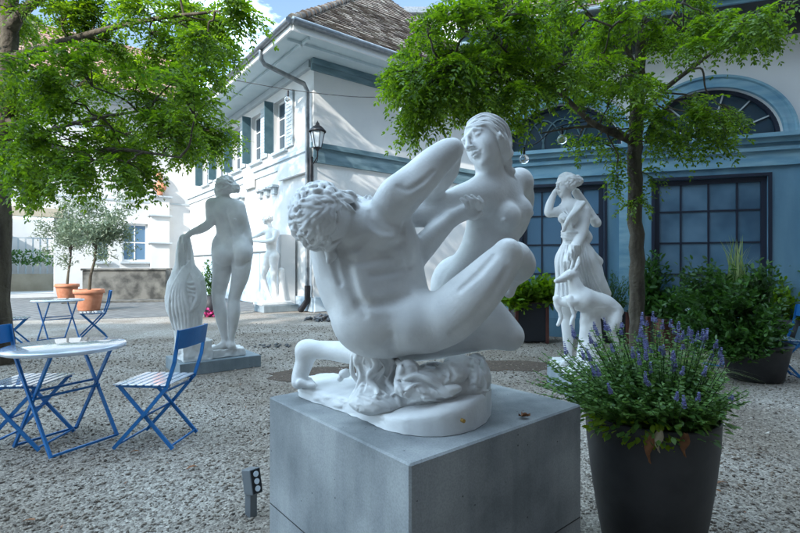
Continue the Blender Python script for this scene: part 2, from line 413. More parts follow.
M_('dark_wood', (.05, .055, .06), (.08, .085, .09), rough=.6, scale=5)
M_('terracotta', (.45, .17, .09), (.56, .24, .14), rough=.75, scale=7, bump=.2, bscale=50)
M_('old_stone', (.05, .05, .047), (.17, .165, .15), rough=.9, scale=2.5, bump=.6, bscale=14, detail=10, lo=.4, hi=.62)
M_('sandstone', (.42, .36, .27), (.52, .46, .36), rough=.85, scale=2)
M_('asphalt', (.10, .10, .10), (.15, .15, .15), rough=.9, scale=20)
M_('bark', (.045, .035, .026), (.13, .11, .08), rough=.9, scale=9, bump=.9, bscale=22, stretch=(1, 1, .2), dist=.03)
M_('pot_dark', (.022, .022, .026), (.042, .042, .046), rough=.5, scale=6, bump=.1, bscale=30)
M_('rust_box', (.09, .03, .025), (.16, .06, .045), rough=.7, scale=4, bump=.3, bscale=30)
M_('black_box', (.02, .022, .03), rough=.6)
M_('soil', (.06, .042, .03), (.13, .09, .065), rough=.95, scale=30, bump=.8, bscale=60)
M_('dead_leaf', (.16, .06, .025), (.26, .11, .04), rough=.7, scale=30)
M_('dry_leaf', (.40, .33, .22), (.52, .45, .32), rough=.7, scale=30)
M_('violet', (.15, .16, .36), (.30, .30, .54), rough=.6, scale=60)
M_('pink', (.55, .05, .22), rough=.6)
M_('green_plastic', (.05, .35, .06), rough=.35)
M_('spot_grey', (.16, .18, .20), rough=.4, metal=.4)
M_('spot_black', (.01, .01, .012), rough=.3)
M_('stem', (.05, .09, .03), rough=.6)
M_('curtain', (.55, .62, .72), (.70, .76, .84), rough=.9, scale=14, stretch=(6, 6, .05))
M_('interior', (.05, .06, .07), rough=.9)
M_('white_paint', (.78, .79, .80), rough=.5)
MAT['robinia_leaf'] = leaf_material('robinia_leaf', (.022, .075, .015), (.22, .36, .05), .55)
MAT['dark_leaf'] = leaf_material('dark_leaf', (.020, .065, .014), (.06, .15, .03), .35)
MAT['planter_leaf'] = leaf_material('planter_leaf', (.022, .07, .018), (.07, .17, .03), .3)
MAT['salvia_leaf'] = leaf_material('salvia_leaf', (.05, .13, .035), (.17, .30, .08), .4)
MAT['olive_leaf'] = leaf_material('olive_leaf', (.09, .13, .08), (.20, .25, .16), .25)
MAT['box_leaf'] = leaf_material('box_leaf', (.06, .15, .012), (.20, .34, .03), .4)
MAT['lime_leaf'] = leaf_material('lime_leaf', (.16, .28, .03), (.30, .42, .06), .4)
MAT['grass_blade'] = leaf_material('grass_blade', (.13, .22, .06), (.42, .48, .24), .3)
def glass(name, col, rough=.04, trans=0.0):
    m = bpy.data.materials.new(name); m.use_nodes = True; b = m.node_tree.nodes['Principled BSDF']
    b.inputs['Base Color'].default_value = (*col, 1); b.inputs['Roughness'].default_value = rough; b.inputs['Transmission Weight'].default_value = trans
    b.inputs['Specular IOR Level'].default_value = .8; b.inputs['IOR'].default_value = 1.45
    MAT[name] = m; return m
glass('window_glass', (.03, .06, .09), .05); glass('bulb_glass', (.9, .95, 1), .0, .95)
m = glass('pale_glass', (.10, .19, .30), .25)
M_('pale_sheen_enamel', (.46, .54, .66), (.60, .66, .74), rough=.16, scale=3, coat=1.0, spec=.9)  # base colour paled to stand in for white reflections on tabletops and seats
M_('blue_metal', (.010, .13, .38), (.016, .17, .46), rough=.4, scale=6, spec=.4, bump=.2, bscale=40)
for nm in ('pale_sheen_enamel',): MAT[nm].node_tree.nodes['Principled BSDF'].inputs['IOR'].default_value = 1.9; MAT[nm].node_tree.nodes['Principled BSDF'].inputs['Coat IOR'].default_value = 1.8
def tune(m, f):
    n = m.node_tree.nodes; l = m.node_tree.links; return f(n, l, n['Principled BSDF'])
def mk_concrete(name, c1, c2):
    m = material(name, c1, c2, rough=.75, scale=3.2, bump=.15, bscale=120, dist=.003, detail=10); MAT[name] = m
    n = m.node_tree.nodes; l = m.node_tree.links; b = n['Principled BSDF']; src = b.inputs['Base Color'].links[0].from_socket; tc = n['Texture Coordinate']
    mp = n.new('ShaderNodeMapping'); mp.inputs['Scale'].default_value = (9, 9, .9); l.new(tc.outputs['Object'], mp.inputs[0])
    z = n.new('ShaderNodeTexNoise'); z.inputs['Scale'].default_value = 1.6; z.inputs['Detail'].default_value = 6; l.new(mp.outputs[0], z.inputs[0])
    r = n.new('ShaderNodeValToRGB'); r.color_ramp.elements[0].position = .35; r.color_ramp.elements[0].color = (.84, .85, .87, 1); r.color_ramp.elements[1].position = .6; r.color_ramp.elements[1].color = (1, 1, 1, 1); l.new(z.outputs[0], r.inputs[0])
    mx = n.new('ShaderNodeMix'); mx.data_type = 'RGBA'; mx.blend_type = 'MULTIPLY'; mx.inputs[0].default_value = 1; l.new(src, mx.inputs[6]); l.new(r.outputs[0], mx.inputs[7])
    v = n.new('ShaderNodeTexVoronoi'); v.inputs['Scale'].default_value = 26; l.new(tc.outputs['Object'], v.inputs['Vector'])     # blow-holes
    w2 = n.new('ShaderNodeTexNoise'); w2.inputs['Scale'].default_value = 7; l.new(tc.outputs['Object'], w2.inputs[0])
    th = n.new('ShaderNodeMath'); th.operation = 'MULTIPLY_ADD'; th.inputs[1].default_value = -.28; th.inputs[2].default_value = .19; l.new(w2.outputs[0], th.inputs[0])
    lt = n.new('ShaderNodeMath'); lt.operation = 'LESS_THAN'; l.new(v.outputs['Distance'], lt.inputs[0]); l.new(th.outputs[0], lt.inputs[1])
    m2 = n.new('ShaderNodeMix'); m2.data_type = 'RGBA'; l.new(lt.outputs[0], m2.inputs[0]); l.new(mx.outputs[2], m2.inputs[6]); m2.inputs[7].default_value = (.05, .055, .06, 1)
    fs_ = n.new('ShaderNodeTexNoise'); fs_.inputs['Scale'].default_value = 160; fs_.inputs['Detail'].default_value = 4; l.new(tc.outputs['Object'], fs_.inputs[0])
    fr_ = n.new('ShaderNodeValToRGB'); fr_.color_ramp.elements[0].position = .38; fr_.color_ramp.elements[0].color = (.88, .88, .88, 1); fr_.color_ramp.elements[1].position = .6; fr_.color_ramp.elements[1].color = (1.04, 1.04, 1.04, 1); l.new(fs_.outputs[0], fr_.inputs[0])
    m3 = n.new('ShaderNodeMix'); m3.data_type = 'RGBA'; m3.blend_type = 'MULTIPLY'; m3.inputs[0].default_value = 1; l.new(m2.outputs[2], m3.inputs[6]); l.new(fr_.outputs[0], m3.inputs[7])
    l.new(m3.outputs[2], b.inputs['Base Color'])
mk_concrete('concrete', (.17, .185, .195), (.34, .355, .36)); mk_concrete('plinth_concrete', (.20, .25, .28), (.28, .33, .36))
def mk_gravel():
    m = bpy.data.materials.new('gravel_ground'); m.use_nodes = True; n = m.node_tree.nodes; l = m.node_tree.links; b = n['Principled BSDF']; b.inputs['Roughness'].default_value = .9
    tc = n.new('ShaderNodeTexCoord'); v = n.new('ShaderNodeTexVoronoi'); v.inputs['Scale'].default_value = 62; l.new(tc.outputs['Object'], v.inputs['Vector'])
    r = n.new('ShaderNodeValToRGB'); cr = r.color_ramp; cr.elements[0].color = (.12, .10, .085, 1); cr.elements[1].color = (.56, .51, .46, 1)
    e = cr.elements.new(.45); e.color = (.32, .285, .25, 1); e = cr.elements.new(.8); e.color = (.44, .40, .35, 1)
    l.new(v.outputs['Color'], r.inputs[0])
    z = n.new('ShaderNodeTexNoise'); z.inputs['Scale'].default_value = .9; z.inputs['Detail'].default_value = 8; l.new(tc.outputs['Object'], z.inputs[0])
    r2 = n.new('ShaderNodeValToRGB'); r2.color_ramp.elements[0].position = .36; r2.color_ramp.elements[0].color = (.60, .54, .48, 1); r2.color_ramp.elements[1].position = .62; r2.color_ramp.elements[1].color = (1, 1, 1, 1); l.new(z.outputs[0], r2.inputs[0])
    mx = n.new('ShaderNodeMix'); mx.data_type = 'RGBA'; mx.blend_type = 'MULTIPLY'; mx.inputs[0].default_value = .85; l.new(r.outputs[0], mx.inputs[6]); l.new(r2.outputs[0], mx.inputs[7]); l.new(mx.outputs[2], b.inputs['Base Color'])
    bm = n.new('ShaderNodeBump'); bm.inputs['Strength'].default_value = 1; bm.inputs['Distance'].default_value = .012; bm.invert = True; l.new(v.outputs['Distance'], bm.inputs['Height']); l.new(bm.outputs[0], b.inputs['Normal'])
    MAT['gravel_ground'] = m
    m = bpy.data.materials.new('stones'); m.use_nodes = True; n = m.node_tree.nodes; l = m.node_tree.links; b = n['Principled BSDF']; b.inputs['Roughness'].default_value = .85
    g = n.new('ShaderNodeNewGeometry'); r = n.new('ShaderNodeValToRGB'); cr = r.color_ramp; cr.elements[0].color = (.09, .075, .065, 1); cr.elements[1].color = (.60, .55, .49, 1)
    for p_, c_ in ((.2, (.19, .155, .125, 1)), (.5, (.30, .255, .21, 1)), (.85, (.42, .37, .32, 1))): e = cr.elements.new(p_); e.color = c_
    l.new(g.outputs['Random Per Island'], r.inputs[0]); MAT['stones'] = m
    tc = n.new('ShaderNodeTexCoord'); z = n.new('ShaderNodeTexNoise'); z.inputs['Scale'].default_value = 1.1; z.inputs['Detail'].default_value = 8; z.inputs['Roughness'].default_value = .65; l.new(tc.outputs['Object'], z.inputs[0])
    r2 = n.new('ShaderNodeValToRGB'); r2.color_ramp.elements[0].position = .38; r2.color_ramp.elements[0].color = (.50, .44, .39, 1); r2.color_ramp.elements[1].position = .60; r2.color_ramp.elements[1].color = (1, 1, 1, 1); l.new(z.outputs[0], r2.inputs[0])
    mx = n.new('ShaderNodeMix'); mx.data_type = 'RGBA'; mx.blend_type = 'MULTIPLY'; mx.inputs[0].default_value = 1; l.new(r.outputs[0], mx.inputs[6]); l.new(r2.outputs[0], mx.inputs[7]); l.new(mx.outputs[2], b.inputs['Base Color'])
    m = bpy.data.materials.new('paving'); m.use_nodes = True; n = m.node_tree.nodes; l = m.node_tree.links; b = n['Principled BSDF']; b.inputs['Roughness'].default_value = .8
    tc = n.new('ShaderNodeTexCoord'); mp = n.new('ShaderNodeMapping'); mp.inputs['Rotation'].default_value = (0, 0, math.radians(38)); l.new(tc.outputs['Object'], mp.inputs[0])
    br = n.new('ShaderNodeTexBrick'); br.inputs['Scale'].default_value = 2.6; br.inputs['Color1'].default_value = (.17, .17, .17, 1); br.inputs['Color2'].default_value = (.11, .115, .12, 1); br.inputs['Mortar'].default_value = (.07, .065, .05, 1)
    br.inputs['Mortar Size'].default_value = .035; br.inputs['Brick Width'].default_value = 1.1; br.inputs['Row Height'].default_value = .55; l.new(mp.outputs[0], br.inputs['Vector']); l.new(br.outputs['Color'], b.inputs['Base Color'])
    bm = n.new('ShaderNodeBump'); bm.inputs['Strength'].default_value = .7; bm.inputs['Distance'].default_value = .02; bm.invert = True; l.new(br.outputs['Fac'], bm.inputs['Height']); l.new(bm.outputs[0], b.inputs['Normal'])
    MAT['paving'] = m
    m = bpy.data.materials.new('roof_tiles'); m.use_nodes = True; n = m.node_tree.nodes; l = m.node_tree.links; b = n['Principled BSDF']; b.inputs['Roughness'].default_value = .9
    g = n.new('ShaderNodeNewGeometry'); r = n.new('ShaderNodeValToRGB'); cr = r.color_ramp; cr.elements[0].color = (.09, .07, .06, 1); cr.elements[1].color = (.28, .255, .22, 1); e = cr.elements.new(.5); e.color = (.20, .16, .135, 1)
    l.new(g.outputs['Random Per Island'], r.inputs[0]); l.new(r.outputs[0], b.inputs['Base Color']); MAT['roof_tiles'] = m
mk_gravel()
# ------------------------------------------------------------------ ground
RD = Vector((.788, .616, 0)); LD = Vector((-.616, .788, 0)); UP = Vector((0, 0, 1))
def make_ground():
    m = MB(); m.box((0, 100, -.06), (500, 500, .1)); tag(m.build('ground', MAT['asphalt']), kind='structure')
    m = MB(); m.prism([(-22, -3), (14, -3), (14, 30), (-22, 30)], -.008, 0); tag(m.build('gravel_courtyard', MAT['gravel_ground']), kind='structure')
    # cobbled strip in front of the far buildings
    a = G(0, 321.5); b = G(262, 307); c = Vector((-3.6, 15.2, 0)); m = MB()
    m.prism([(-13.5, 8.7), (a.x, a.y), (G(120, 319).x, G(120, 319).y), (G(200, 316).x, G(200, 316).y), (c.x, c.y), (-11, 26), (-26, 14)], -.004, .006)
    tag(m.build('cobbled_pavement', MAT['paving']), kind='structure')
    # loose stones: an even scatter, thick near the camera
    rg = np.random.RandomState(4); N = 95000
    D = 1.6 + 12.0 * rg.rand(N) ** 1.5; u = rg.uniform(-60, 860, N); X = (u - 400) / F * D; keep = np.ones(N, bool)
    for cx, cy, r in ((.10, 1.97, .66), (1.12, 2.25, .27)): keep &= ((X - cx) ** 2 + (D - cy) ** 2 > r * r)
    nL = Vector((-.324, -.946, 0)); keep &= ~((X - 5.1) * -nL.x * 1 + (D - 8.2) * -nL.y > -.05)
    keep &= ~((D > 8.7) & (X < -3.5)); X = X[keep]; D = D[keep]; N = len(X)
    base = np.array([(1, 0, 0), (0, 1, 0), (-1, 0, 0), (0, -1, 0), (0, 0, 1), (0, 0, -1)], np.float32)
    fc = np.array([(0, 1, 4), (1, 2, 4), (2, 3, 4), (3, 0, 4), (1, 0, 5), (2, 1, 5), (3, 2, 5), (0, 3, 5)])
    s = rg.gamma(3.0, .0015, N).clip(.0025, .012) * (1 + .09 * D); th = rg.uniform(0, 6.28, N)
    v = base[None] * (s[:, None, None] * np.stack([rg.uniform(.8, 1.4, N), rg.uniform(.6, 1.1, N), rg.uniform(.35, .8, N)], 1)[:, None, :])
    v = v * rg.uniform(.8, 1.2, v.shape); c_, s_ = np.cos(th)[:, None], np.sin(th)[:, None]
    v = np.stack([v[..., 0] * c_ - v[..., 1] * s_ + X[:, None], v[..., 0] * s_ + v[..., 1] * c_ + D[:, None], v[..., 2] + (s * .25)[:, None]], 2)
    f = fc[None] + (np.arange(N) * 6)[:, None, None]
    tag(link('gravel', npmesh('gravel', v.reshape(-1, 3), f.reshape(-1, 3)), MAT['stones']), kind='stuff')
    lp = [(R_.uniform(-4.5, 4.2), R_.uniform(1.4, 8.0), .012) for _ in range(260)]; v, f = leaf_quads(lp, [(R_.gauss(0, 1), R_.gauss(0, 1), R_.uniform(-.1, .3)) for _ in lp], [(R_.gauss(0, .4), R_.gauss(0, .4), 1) for _ in lp], [R_.uniform(.012, .04) for _ in lp], [R_.uniform(.006, .018) for _ in lp], .2)
    tag(link('leaf_litter', npmesh('leaf_litter', v, f), MAT['dead_leaf']), 'tiny dry brown leaf scraps scattered over the gravel', 'leaf litter', kind='stuff')
    # earth patches and a heap of dark stones by the corner of the house
    for nm, cen, rx, ry in (('earth_patch', G(512, 366), .75, .38), ('earth_patch', G(330, 375), .8, .45)):
        m = MB(); pts = [(cen.x + rx * math.cos(a) * R_.uniform(.75, 1.1), cen.y + ry * math.sin(a) * R_.uniform(.75, 1.1)) for a in np.linspace(0, 2 * PI, 26)[:-1]]
        m.prism(pts, -.003, .005); tag(m.build(nm, MAT['soil']), kind='structure')
    def heap(name, cen, rx, ry, h, n, sz, label):
        vs = []; fs = []
        for i in range(n):
            a = R_.uniform(0, 6.28); r = R_.random() ** .6; z = h * (1 - r) * R_.random(); s0 = sz * R_.uniform(.5, 1.3); k = len(vs)
            for b0 in base: vs.append((cen.x + rx * r * math.cos(a) + b0[0] * s0 * R_.uniform(.7, 1.4), cen.y + ry * r * math.sin(a) + b0[1] * s0 * R_.uniform(.6, 1.1), z + s0 * .4 + b0[2] * s0 * R_.uniform(.4, .8)))
            fs += [tuple(int(q) + k for q in t) for t in fc]
        tag(link(name, npmesh(name, vs, fs), MAT['stones_dark']), label, 'rubble', kind='stuff')
    MAT['stones_dark'] = material('stones_dark', (.05, .055, .06), (.16, .16, .17), rough=.7, scale=25)
    heap('stone_heap', G(322, 321), .42, .35, .12, 60, .07, 'heap of dark grey rubble stones at the corner of the white house')
    heap('stone_heap', G(346, 385), .40, .25, .05, 60, .03, 'loose dark pebbles and gravel behind the kneeling statue foot')
    heap('stone_heap', G(272, 347), .38, .16, .03, 26, .03, 'small scatter of dark pebbles to the right of the statue of the nude woman')

# ------------------------------------------------------------------ buildings
def wall_sheet(m, o, d, n, poly, holes=(), depth=.25, back=True):
    """A wall face (polygon in s, z along d) with real openings and their reveals, set back by depth."""
    o = Vector(o); to = lambda p, q=0: o + d * p[0] + UP * p[1] - n * q
    loops = [[Vector((p[0], p[1], 0)) for p in poly]] + [[Vector((p[0], p[1], 0)) for p in h] for h in holes]
    tri = tessellate_polygon(loops); flat = [p for l in loops for p in l]
    vs = [to(p) for p in flat]; fs = []
    for t in tri:
        a, b, c = [vs[i] for i in t]; fs.append(t if (b - a).cross(c - a).dot(n) > 0 else tuple(reversed(t)))
    m.add(vs, fs)
    for h in holes:
        k = len(h); cen = sum((Vector((p[0], p[1], 0)) for p in h), Vector()) / k
        for i in range(k):
            a, b = h[i], h[(i + 1) % k]; q = [to(a), to(b), to(b, depth), to(a, depth)]
            nn = (q[1] - q[0]).cross(q[2] - q[0]); inw = to((cen.x, cen.y)) - q[0]
            m.add(q, [(0, 1, 2, 3) if nn.dot(inw) > 0 else (3, 2, 1, 0)])
rect = lambda s0, s1, z0, z1: [(s0, z0), (s1, z0), (s1, z1), (s0, z1)]
def bx(m, o, d, n, s0, s1, z0, z1, p0, p1):     # box on a facade: along s, height z, standing out p0..p1
    c = Vector(o) + d * (s0 + s1) / 2 + UP * (z0 + z1) / 2 + n * (p0 + p1) / 2
    m.box(c, (abs(s1 - s0), abs(p1 - p0), z1 - z0), (d, n, UP)); return m
def tiles(m, a, b, up, rows, rowh, w_, rnd, lift=.03):
    """rows of overlapping flat tiles on a roof plane, from eave line a-b up the slope"""
    d = (b - a); L = d.length; d.normalize(); upn = up.normalized(); nn = d.cross(upn).normalized()
    if nn.z < 0: nn = -nn
    for r in range(rows):
        n = int(L / w_)
        for i in range(n):
            s0 = (i + .5 * (r % 2)) * w_; 
            yield r, s0, d, upn, nn
def roof_plane(m, quad, rnd, w_=.24, rowh=.22):
    """quad: eave-left, eave-right, top-right, top-left"""
    A, B, C_, D_ = [Vector(p) for p in quad]; H = ((D_ - A).length + (C_ - B).length) / 2; rows = max(1, int(H / rowh)); nn = (B - A).cross(D_ - A)
    if nn.length < 1e-6: nn = (B - A).cross(C_ - A)
    nn.normalize(); nn = -nn if nn.z < 0 else nn
    vs = []; fs = []
    for r in range(rows):
        p0 = A.lerp(D_, r / rows); p1 = B.lerp(C_, r / rows); q0 = A.lerp(D_, min(1, (r + 1.15) / rows)); q1 = B.lerp(C_, min(1, (r + 1.15) / rows)); L = (p1 - p0).length; n = max(1, int(L / w_))
        for i in range(n):
            t0, t1 = i / n, (i + .94) / n; o_ = .5 / n if r % 2 else 0; t0 = min(1, t0 + o_); t1 = min(1, t1 + o_); j = rnd.uniform(-.02, .02); k = len(vs); up = nn * rnd.uniform(.035, .06)
            sl = (D_ - A).normalized() * j
            vs += [p0.lerp(p1, t0) + up + sl, p0.lerp(p1, t1) + up + sl, q0.lerp(q1, t1) + nn * .012, q0.lerp(q1, t0) + nn * .012, p0.lerp(p1, t0) + up * .2 + sl, p0.lerp(p1, t1) + up * .2 + sl]
            fs += [(k, k + 1, k + 2, k + 3), (k + 1, k, k + 4, k + 5)]
    m.add(vs, fs)
def sash_window(root, o, d, n, s0, s1, z0, z1, rec, cols, rows, frame, glassm, fw=.06, mw=.03, name='window', cz=None):
    f = MB()
    for (a, b, c, e) in ((s0, s0 + fw, z0, z1), (s1 - fw, s1, z0, z1), (s0 + fw, s1 - fw, z0, z0 + fw), (s0 + fw, s1 - fw, z1 - fw, z1)): bx(f, o, d, n, a, b, c, e, -rec, -rec + .06)
    fr = f.build(name, frame, root); g = MB()
    for i in range(1, cols): x = s0 + (s1 - s0) * i / cols; bx(g, o, d, n, x - mw / 2, x + mw / 2, z0 + fw, z1 - fw, -rec + .005, -rec + .045)
    for i in range(1, rows): z = z0 + (z1 - z0) * i / rows; bx(g, o, d, n, s0 + fw, s1 - fw, z - mw / 2, z + mw / 2, -rec + .008, -rec + .042)
    if cols * rows > 1: g.build('glazing_bars', frame, fr)
    p = MB(); bx(p, o, d, n, s0 + fw * .5, s1 - fw * .5, z0 + fw * .5, z1 - fw * .5, -rec + .018, -rec + .026); p.build('pane', glassm, fr)
    return fr

def corner_house():
    Cn = Vector((-2.44, 13.6, 0)); LR, LL = 11.0, 13.0; HW = 7.15; rnd = random.Random(2)
    root = thing('corner_house', 'white two-storey house with a deep eave, its corner and lantern behind the big statue', 'building', tuple(Cn))
    nR = Vector((.616, -.788, 0)); nL = Vector((-.788, -.616, 0))
    m = MB(); wall_sheet(m, Cn, RD, nR, rect(0, LR, 0, HW)); e_ = Cn + RD * LR; wall_sheet(m, e_, LD, RD, rect(0, LL, 0, HW)); m.build('front_wall', MAT['wall_white'], root)
    wins = [(1.75, 2.75), (3.75, 4.75), (5.75, 6.75), (7.75, 8.75), (9.75, 10.75)]; low = [(1.9, 2.9), (4.5, 5.5), (7.1, 8.1)]
    m = MB(); wall_sheet(m, Cn, LD, nL, rect(0, LL, 0, HW), [rect(a, b, 5.0, 6.65) for a, b in wins], .28); m.build('side_wall', MAT['wall_white'], root)
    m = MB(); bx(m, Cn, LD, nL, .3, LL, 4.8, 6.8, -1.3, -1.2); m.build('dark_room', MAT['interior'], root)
    for a, b in wins:
        w_ = sash_window(root, Cn, LD, nL, a, b, 5.0, 6.65, .2, 2, 3, MAT['white_paint'], MAT['window_glass'])
        sh = MB(); bx(sh, Cn, LD, nL, a - .5, a - .02, 4.98, 6.67, .03, .07)
        for i in range(14): bx(sh, Cn, LD, nL, a - .45, a - .07, 5.06 + i * .112, 5.11 + i * .112, .07, .085)
        sh.build('shutter', MAT['grey_trim'], root)
        sh = MB(); c = Cn + LD * (b + .01) + nL * .18 + UP * 5.825; sh.box(c, (.04, .30, 1.69), (LD, nL, UP)); sh.build('shutter', MAT['shutter'], root)
        s = MB(); bx(s, Cn, LD, nL, a - .06, b + .06, 4.90, 4.985, .003, .12); s.build('sill', MAT['grey_trim'], w_)
    # string course, base course, pilaster blocks, bracket shelves
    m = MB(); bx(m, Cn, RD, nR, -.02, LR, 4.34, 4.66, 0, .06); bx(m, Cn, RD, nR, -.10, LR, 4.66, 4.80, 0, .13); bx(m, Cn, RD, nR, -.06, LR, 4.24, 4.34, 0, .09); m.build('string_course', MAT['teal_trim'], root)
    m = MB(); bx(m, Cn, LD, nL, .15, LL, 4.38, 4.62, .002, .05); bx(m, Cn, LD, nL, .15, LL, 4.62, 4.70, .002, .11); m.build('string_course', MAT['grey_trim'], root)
    m = MB(); bx(m, Cn, LD, nL, .12, 2.1, 4.0, 4.5, .05, .16); m.build('wall_block', MAT['wall_white'], root)
    m = MB(); bx(m, Cn, LD, nL, 4.3, 5.2, 4.1, 4.6, .05, .14); m.build('wall_block', MAT['wall_white'], root)
    for s in (2.6, 3.2, 3.8, 5.6, 6.2, 6.8):
        m = MB(); bx(m, Cn, LD, nL, s - .22, s + .22, 3.86, 3.93, .002, .22); bx(m, Cn, LD, nL, s - .13, s + .13, 3.66, 3.855, .002, .12); m.build('bracket_shelf', MAT['grey_trim'], root)
    m = MB(); bx(m, Cn, LD, nL, -.0, LL, .02, .42, .002, .07); bx(m, Cn, RD, nR, .0, LR, .02, .42, .002, .07); m.build('base_course', MAT['base_blue'], root)
    m = MB(); bx(m, Cn, LD, nL, 1.0, 1.55, .02, 2.25, .08, .55); m.build('buttress', MAT['wall_white'], root, .02)
    m = MB()
    for s in (2.2, 3.9, 5.6, 7.3, 9.0): bx(m, Cn, LD, nL, s, s + 1.45, .42, 1.75, .002, .04)
    m.build('lower_panel', MAT['base_blue'], root); m = MB(); bx(m, Cn, LD, nL, 1.9, LL, 1.82, 1.95, .002, .12); m.build('rail', MAT['grey_trim'], root)
    for a, b in low: pass
    # cornice under the eaves, soffit, gutter
    ov = 1.25; z0 = 7.15
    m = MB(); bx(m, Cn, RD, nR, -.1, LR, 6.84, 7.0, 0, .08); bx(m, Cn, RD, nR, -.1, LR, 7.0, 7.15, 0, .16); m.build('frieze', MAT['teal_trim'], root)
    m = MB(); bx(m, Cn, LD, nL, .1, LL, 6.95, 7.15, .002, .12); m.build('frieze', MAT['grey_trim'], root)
    A = Cn - RD * ov - LD * ov; B = A + RD * (LR + 2 * ov); Dd = A + LD * (LL + 2 * ov); E = B + LD * (LL + 2 * ov)
    m = MB(); m.add([A + UP * 7.16, B + UP * 7.16, E + UP * 7.16, Dd + UP * 7.16], [(3, 2, 1, 0)])
    o_ = Cn - RD * .45 - LD * .45
    for d, n, L in ((RD, nR, LR), (LD, nL, LL)):
        bx(m, Cn, d, n, -1.15, L + 1, 7.08, 7.155, .72, .78)
    m.build('soffit', MAT['soffit'], root)
    m = MB(); bx(m, Cn, RD, nR, -ov, LR + ov, 7.12, 7.34, ov, ov + .05); bx(m, Cn, LD, nL, -ov, LL + ov, 7.12, 7.34, ov, ov + .05); m.build('fascia', MAT['white_paint'], root)
    for d, n, L in ((RD, nR, LR), (LD, nL, LL)):
        m = MB(); p0 = Cn + d * (-ov - .05) + n * (ov + .12) + UP * 7.33; p1 = Cn + d * (L + ov) + n * (ov + .12) + UP * 7.33; m.tube([p0, p1], .085, 12); m.build('gutter', MAT['zinc'], root)
    c0 = Cn - RD * (ov + .02) - LD * (.2) + UP * 7.28; c0 = Cn + nL * (ov + .08) + LD * .55 + UP * 7.24
    m = MB(); cw = Cn + nL * .14 + LD * .12
    m.tube([c0, c0 - UP * .22, c0 - UP * .35 - nL * .1, cw + UP * 6.45 + nL * .1, cw + UP * 6.25, cw + UP * 3.2, cw + UP * .75], [.065] * 7, 12); m.build('downpipe', MAT['zinc'], root)
    m = MB(); m.tube([cw + UP * .76, cw + UP * .35, cw + nL * .05 + UP * .2 + LD * .1, cw + nL * .12 + LD * .22 + UP * .03], .085, 12); m.build('downpipe_shoe', MAT['dark_metal'], root)
    m = MB(); s_ = Cn + RD * 7.05 + nR * .12; m.tube([s_ + UP * 6.9, s_ + UP * .1], .06, 10); m.build('downpipe', MAT['dark_metal'], root)
    # roof: low flare at the eave, then a steep hip; old tiles laid in rows
    m = MB(); z1 = 7.36; f1 = .9; g1 = 4.3; zA = 8.15; zB = 11.2
    def ringp(i, z): return [A + (RD + LD) * i + UP * z, B + (LD - RD) * i + UP * z, E - (RD + LD) * i + UP * z, Dd + (RD - LD) * i + UP * z]
    r0, r1, r2 = ringp(0, z1), ringp(f1, zA), ringp(g1, zB)
    u = MB()
    for a, b in ((r0, r1), (r1, r2)):
        for i in range(4): u.add([a[i], a[(i + 1) % 4], b[(i + 1) % 4], b[i]], [(0, 1, 2, 3)])
    mid = [(r2[0] + r2[1]) / 2, (r2[2] + r2[3]) / 2]; rid = [mid[0].lerp(mid[1], .22) + UP * 1.9, mid[0].lerp(mid[1], .78) + UP * 1.9]
    u.add([r2[0], r2[1], rid[0]], [(0, 1, 2)]); u.add([r2[1], r2[2], rid[1], rid[0]], [(0, 1, 2, 3)]); u.add([r2[2], r2[3], rid[1]], [(0, 1, 2)]); u.add([r2[3], r2[0], rid[0], rid[1]], [(0, 1, 2, 3)])
    rf = u.build('roof', MAT['dark_wood'], root)
    for i in (0, 3):
        roof_plane(m, (r0[i], r0[(i + 1) % 4], r1[(i + 1) % 4], r1[i]), rnd, .27, .2); roof_plane(m, (r1[i], r1[(i + 1) % 4], r2[(i + 1) % 4], r2[i]), rnd, .27, .26)
    roof_plane(m, (r2[0], r2[1], rid[0], rid[0]), rnd, .27, .26); roof_plane(m, (r2[3], r2[0], rid[0], rid[1]), rnd, .27, .26)
    m.build('tiles', MAT['roof_tiles'], rf)
    m = MB()
    for a, b in ((r0[0], r1[0]), (r1[0], r2[0]), (r2[0], rid[0])):
        n = int((b - a).length / .38)
        for i in range(n):
            p = a.lerp(b, i / n) + UP * .05; q = a.lerp(b, (i + 1.1) / n) + UP * .04; m.tube([p, q], [.12 * rnd.uniform(.9, 1.15), .09], 8)
    m.build('ridge_tiles', MAT['roof_tiles'], rf)
    # dormer behind, pale
    c = r1[1].lerp(r2[1], .35) + LD * 2.2 - RD * .6; m = MB(); m.box(c + UP * .6, (1.6, 1.6, 1.7), (RD, LD, UP)); d_ = m.build('dormer', MAT['wall_white'], root)
    m = MB(); m.box(c + UP * 1.5, (2.0, 2.0, .12), (RD, LD, UP)); m.build('dormer_roof', MAT['zinc'], d_)

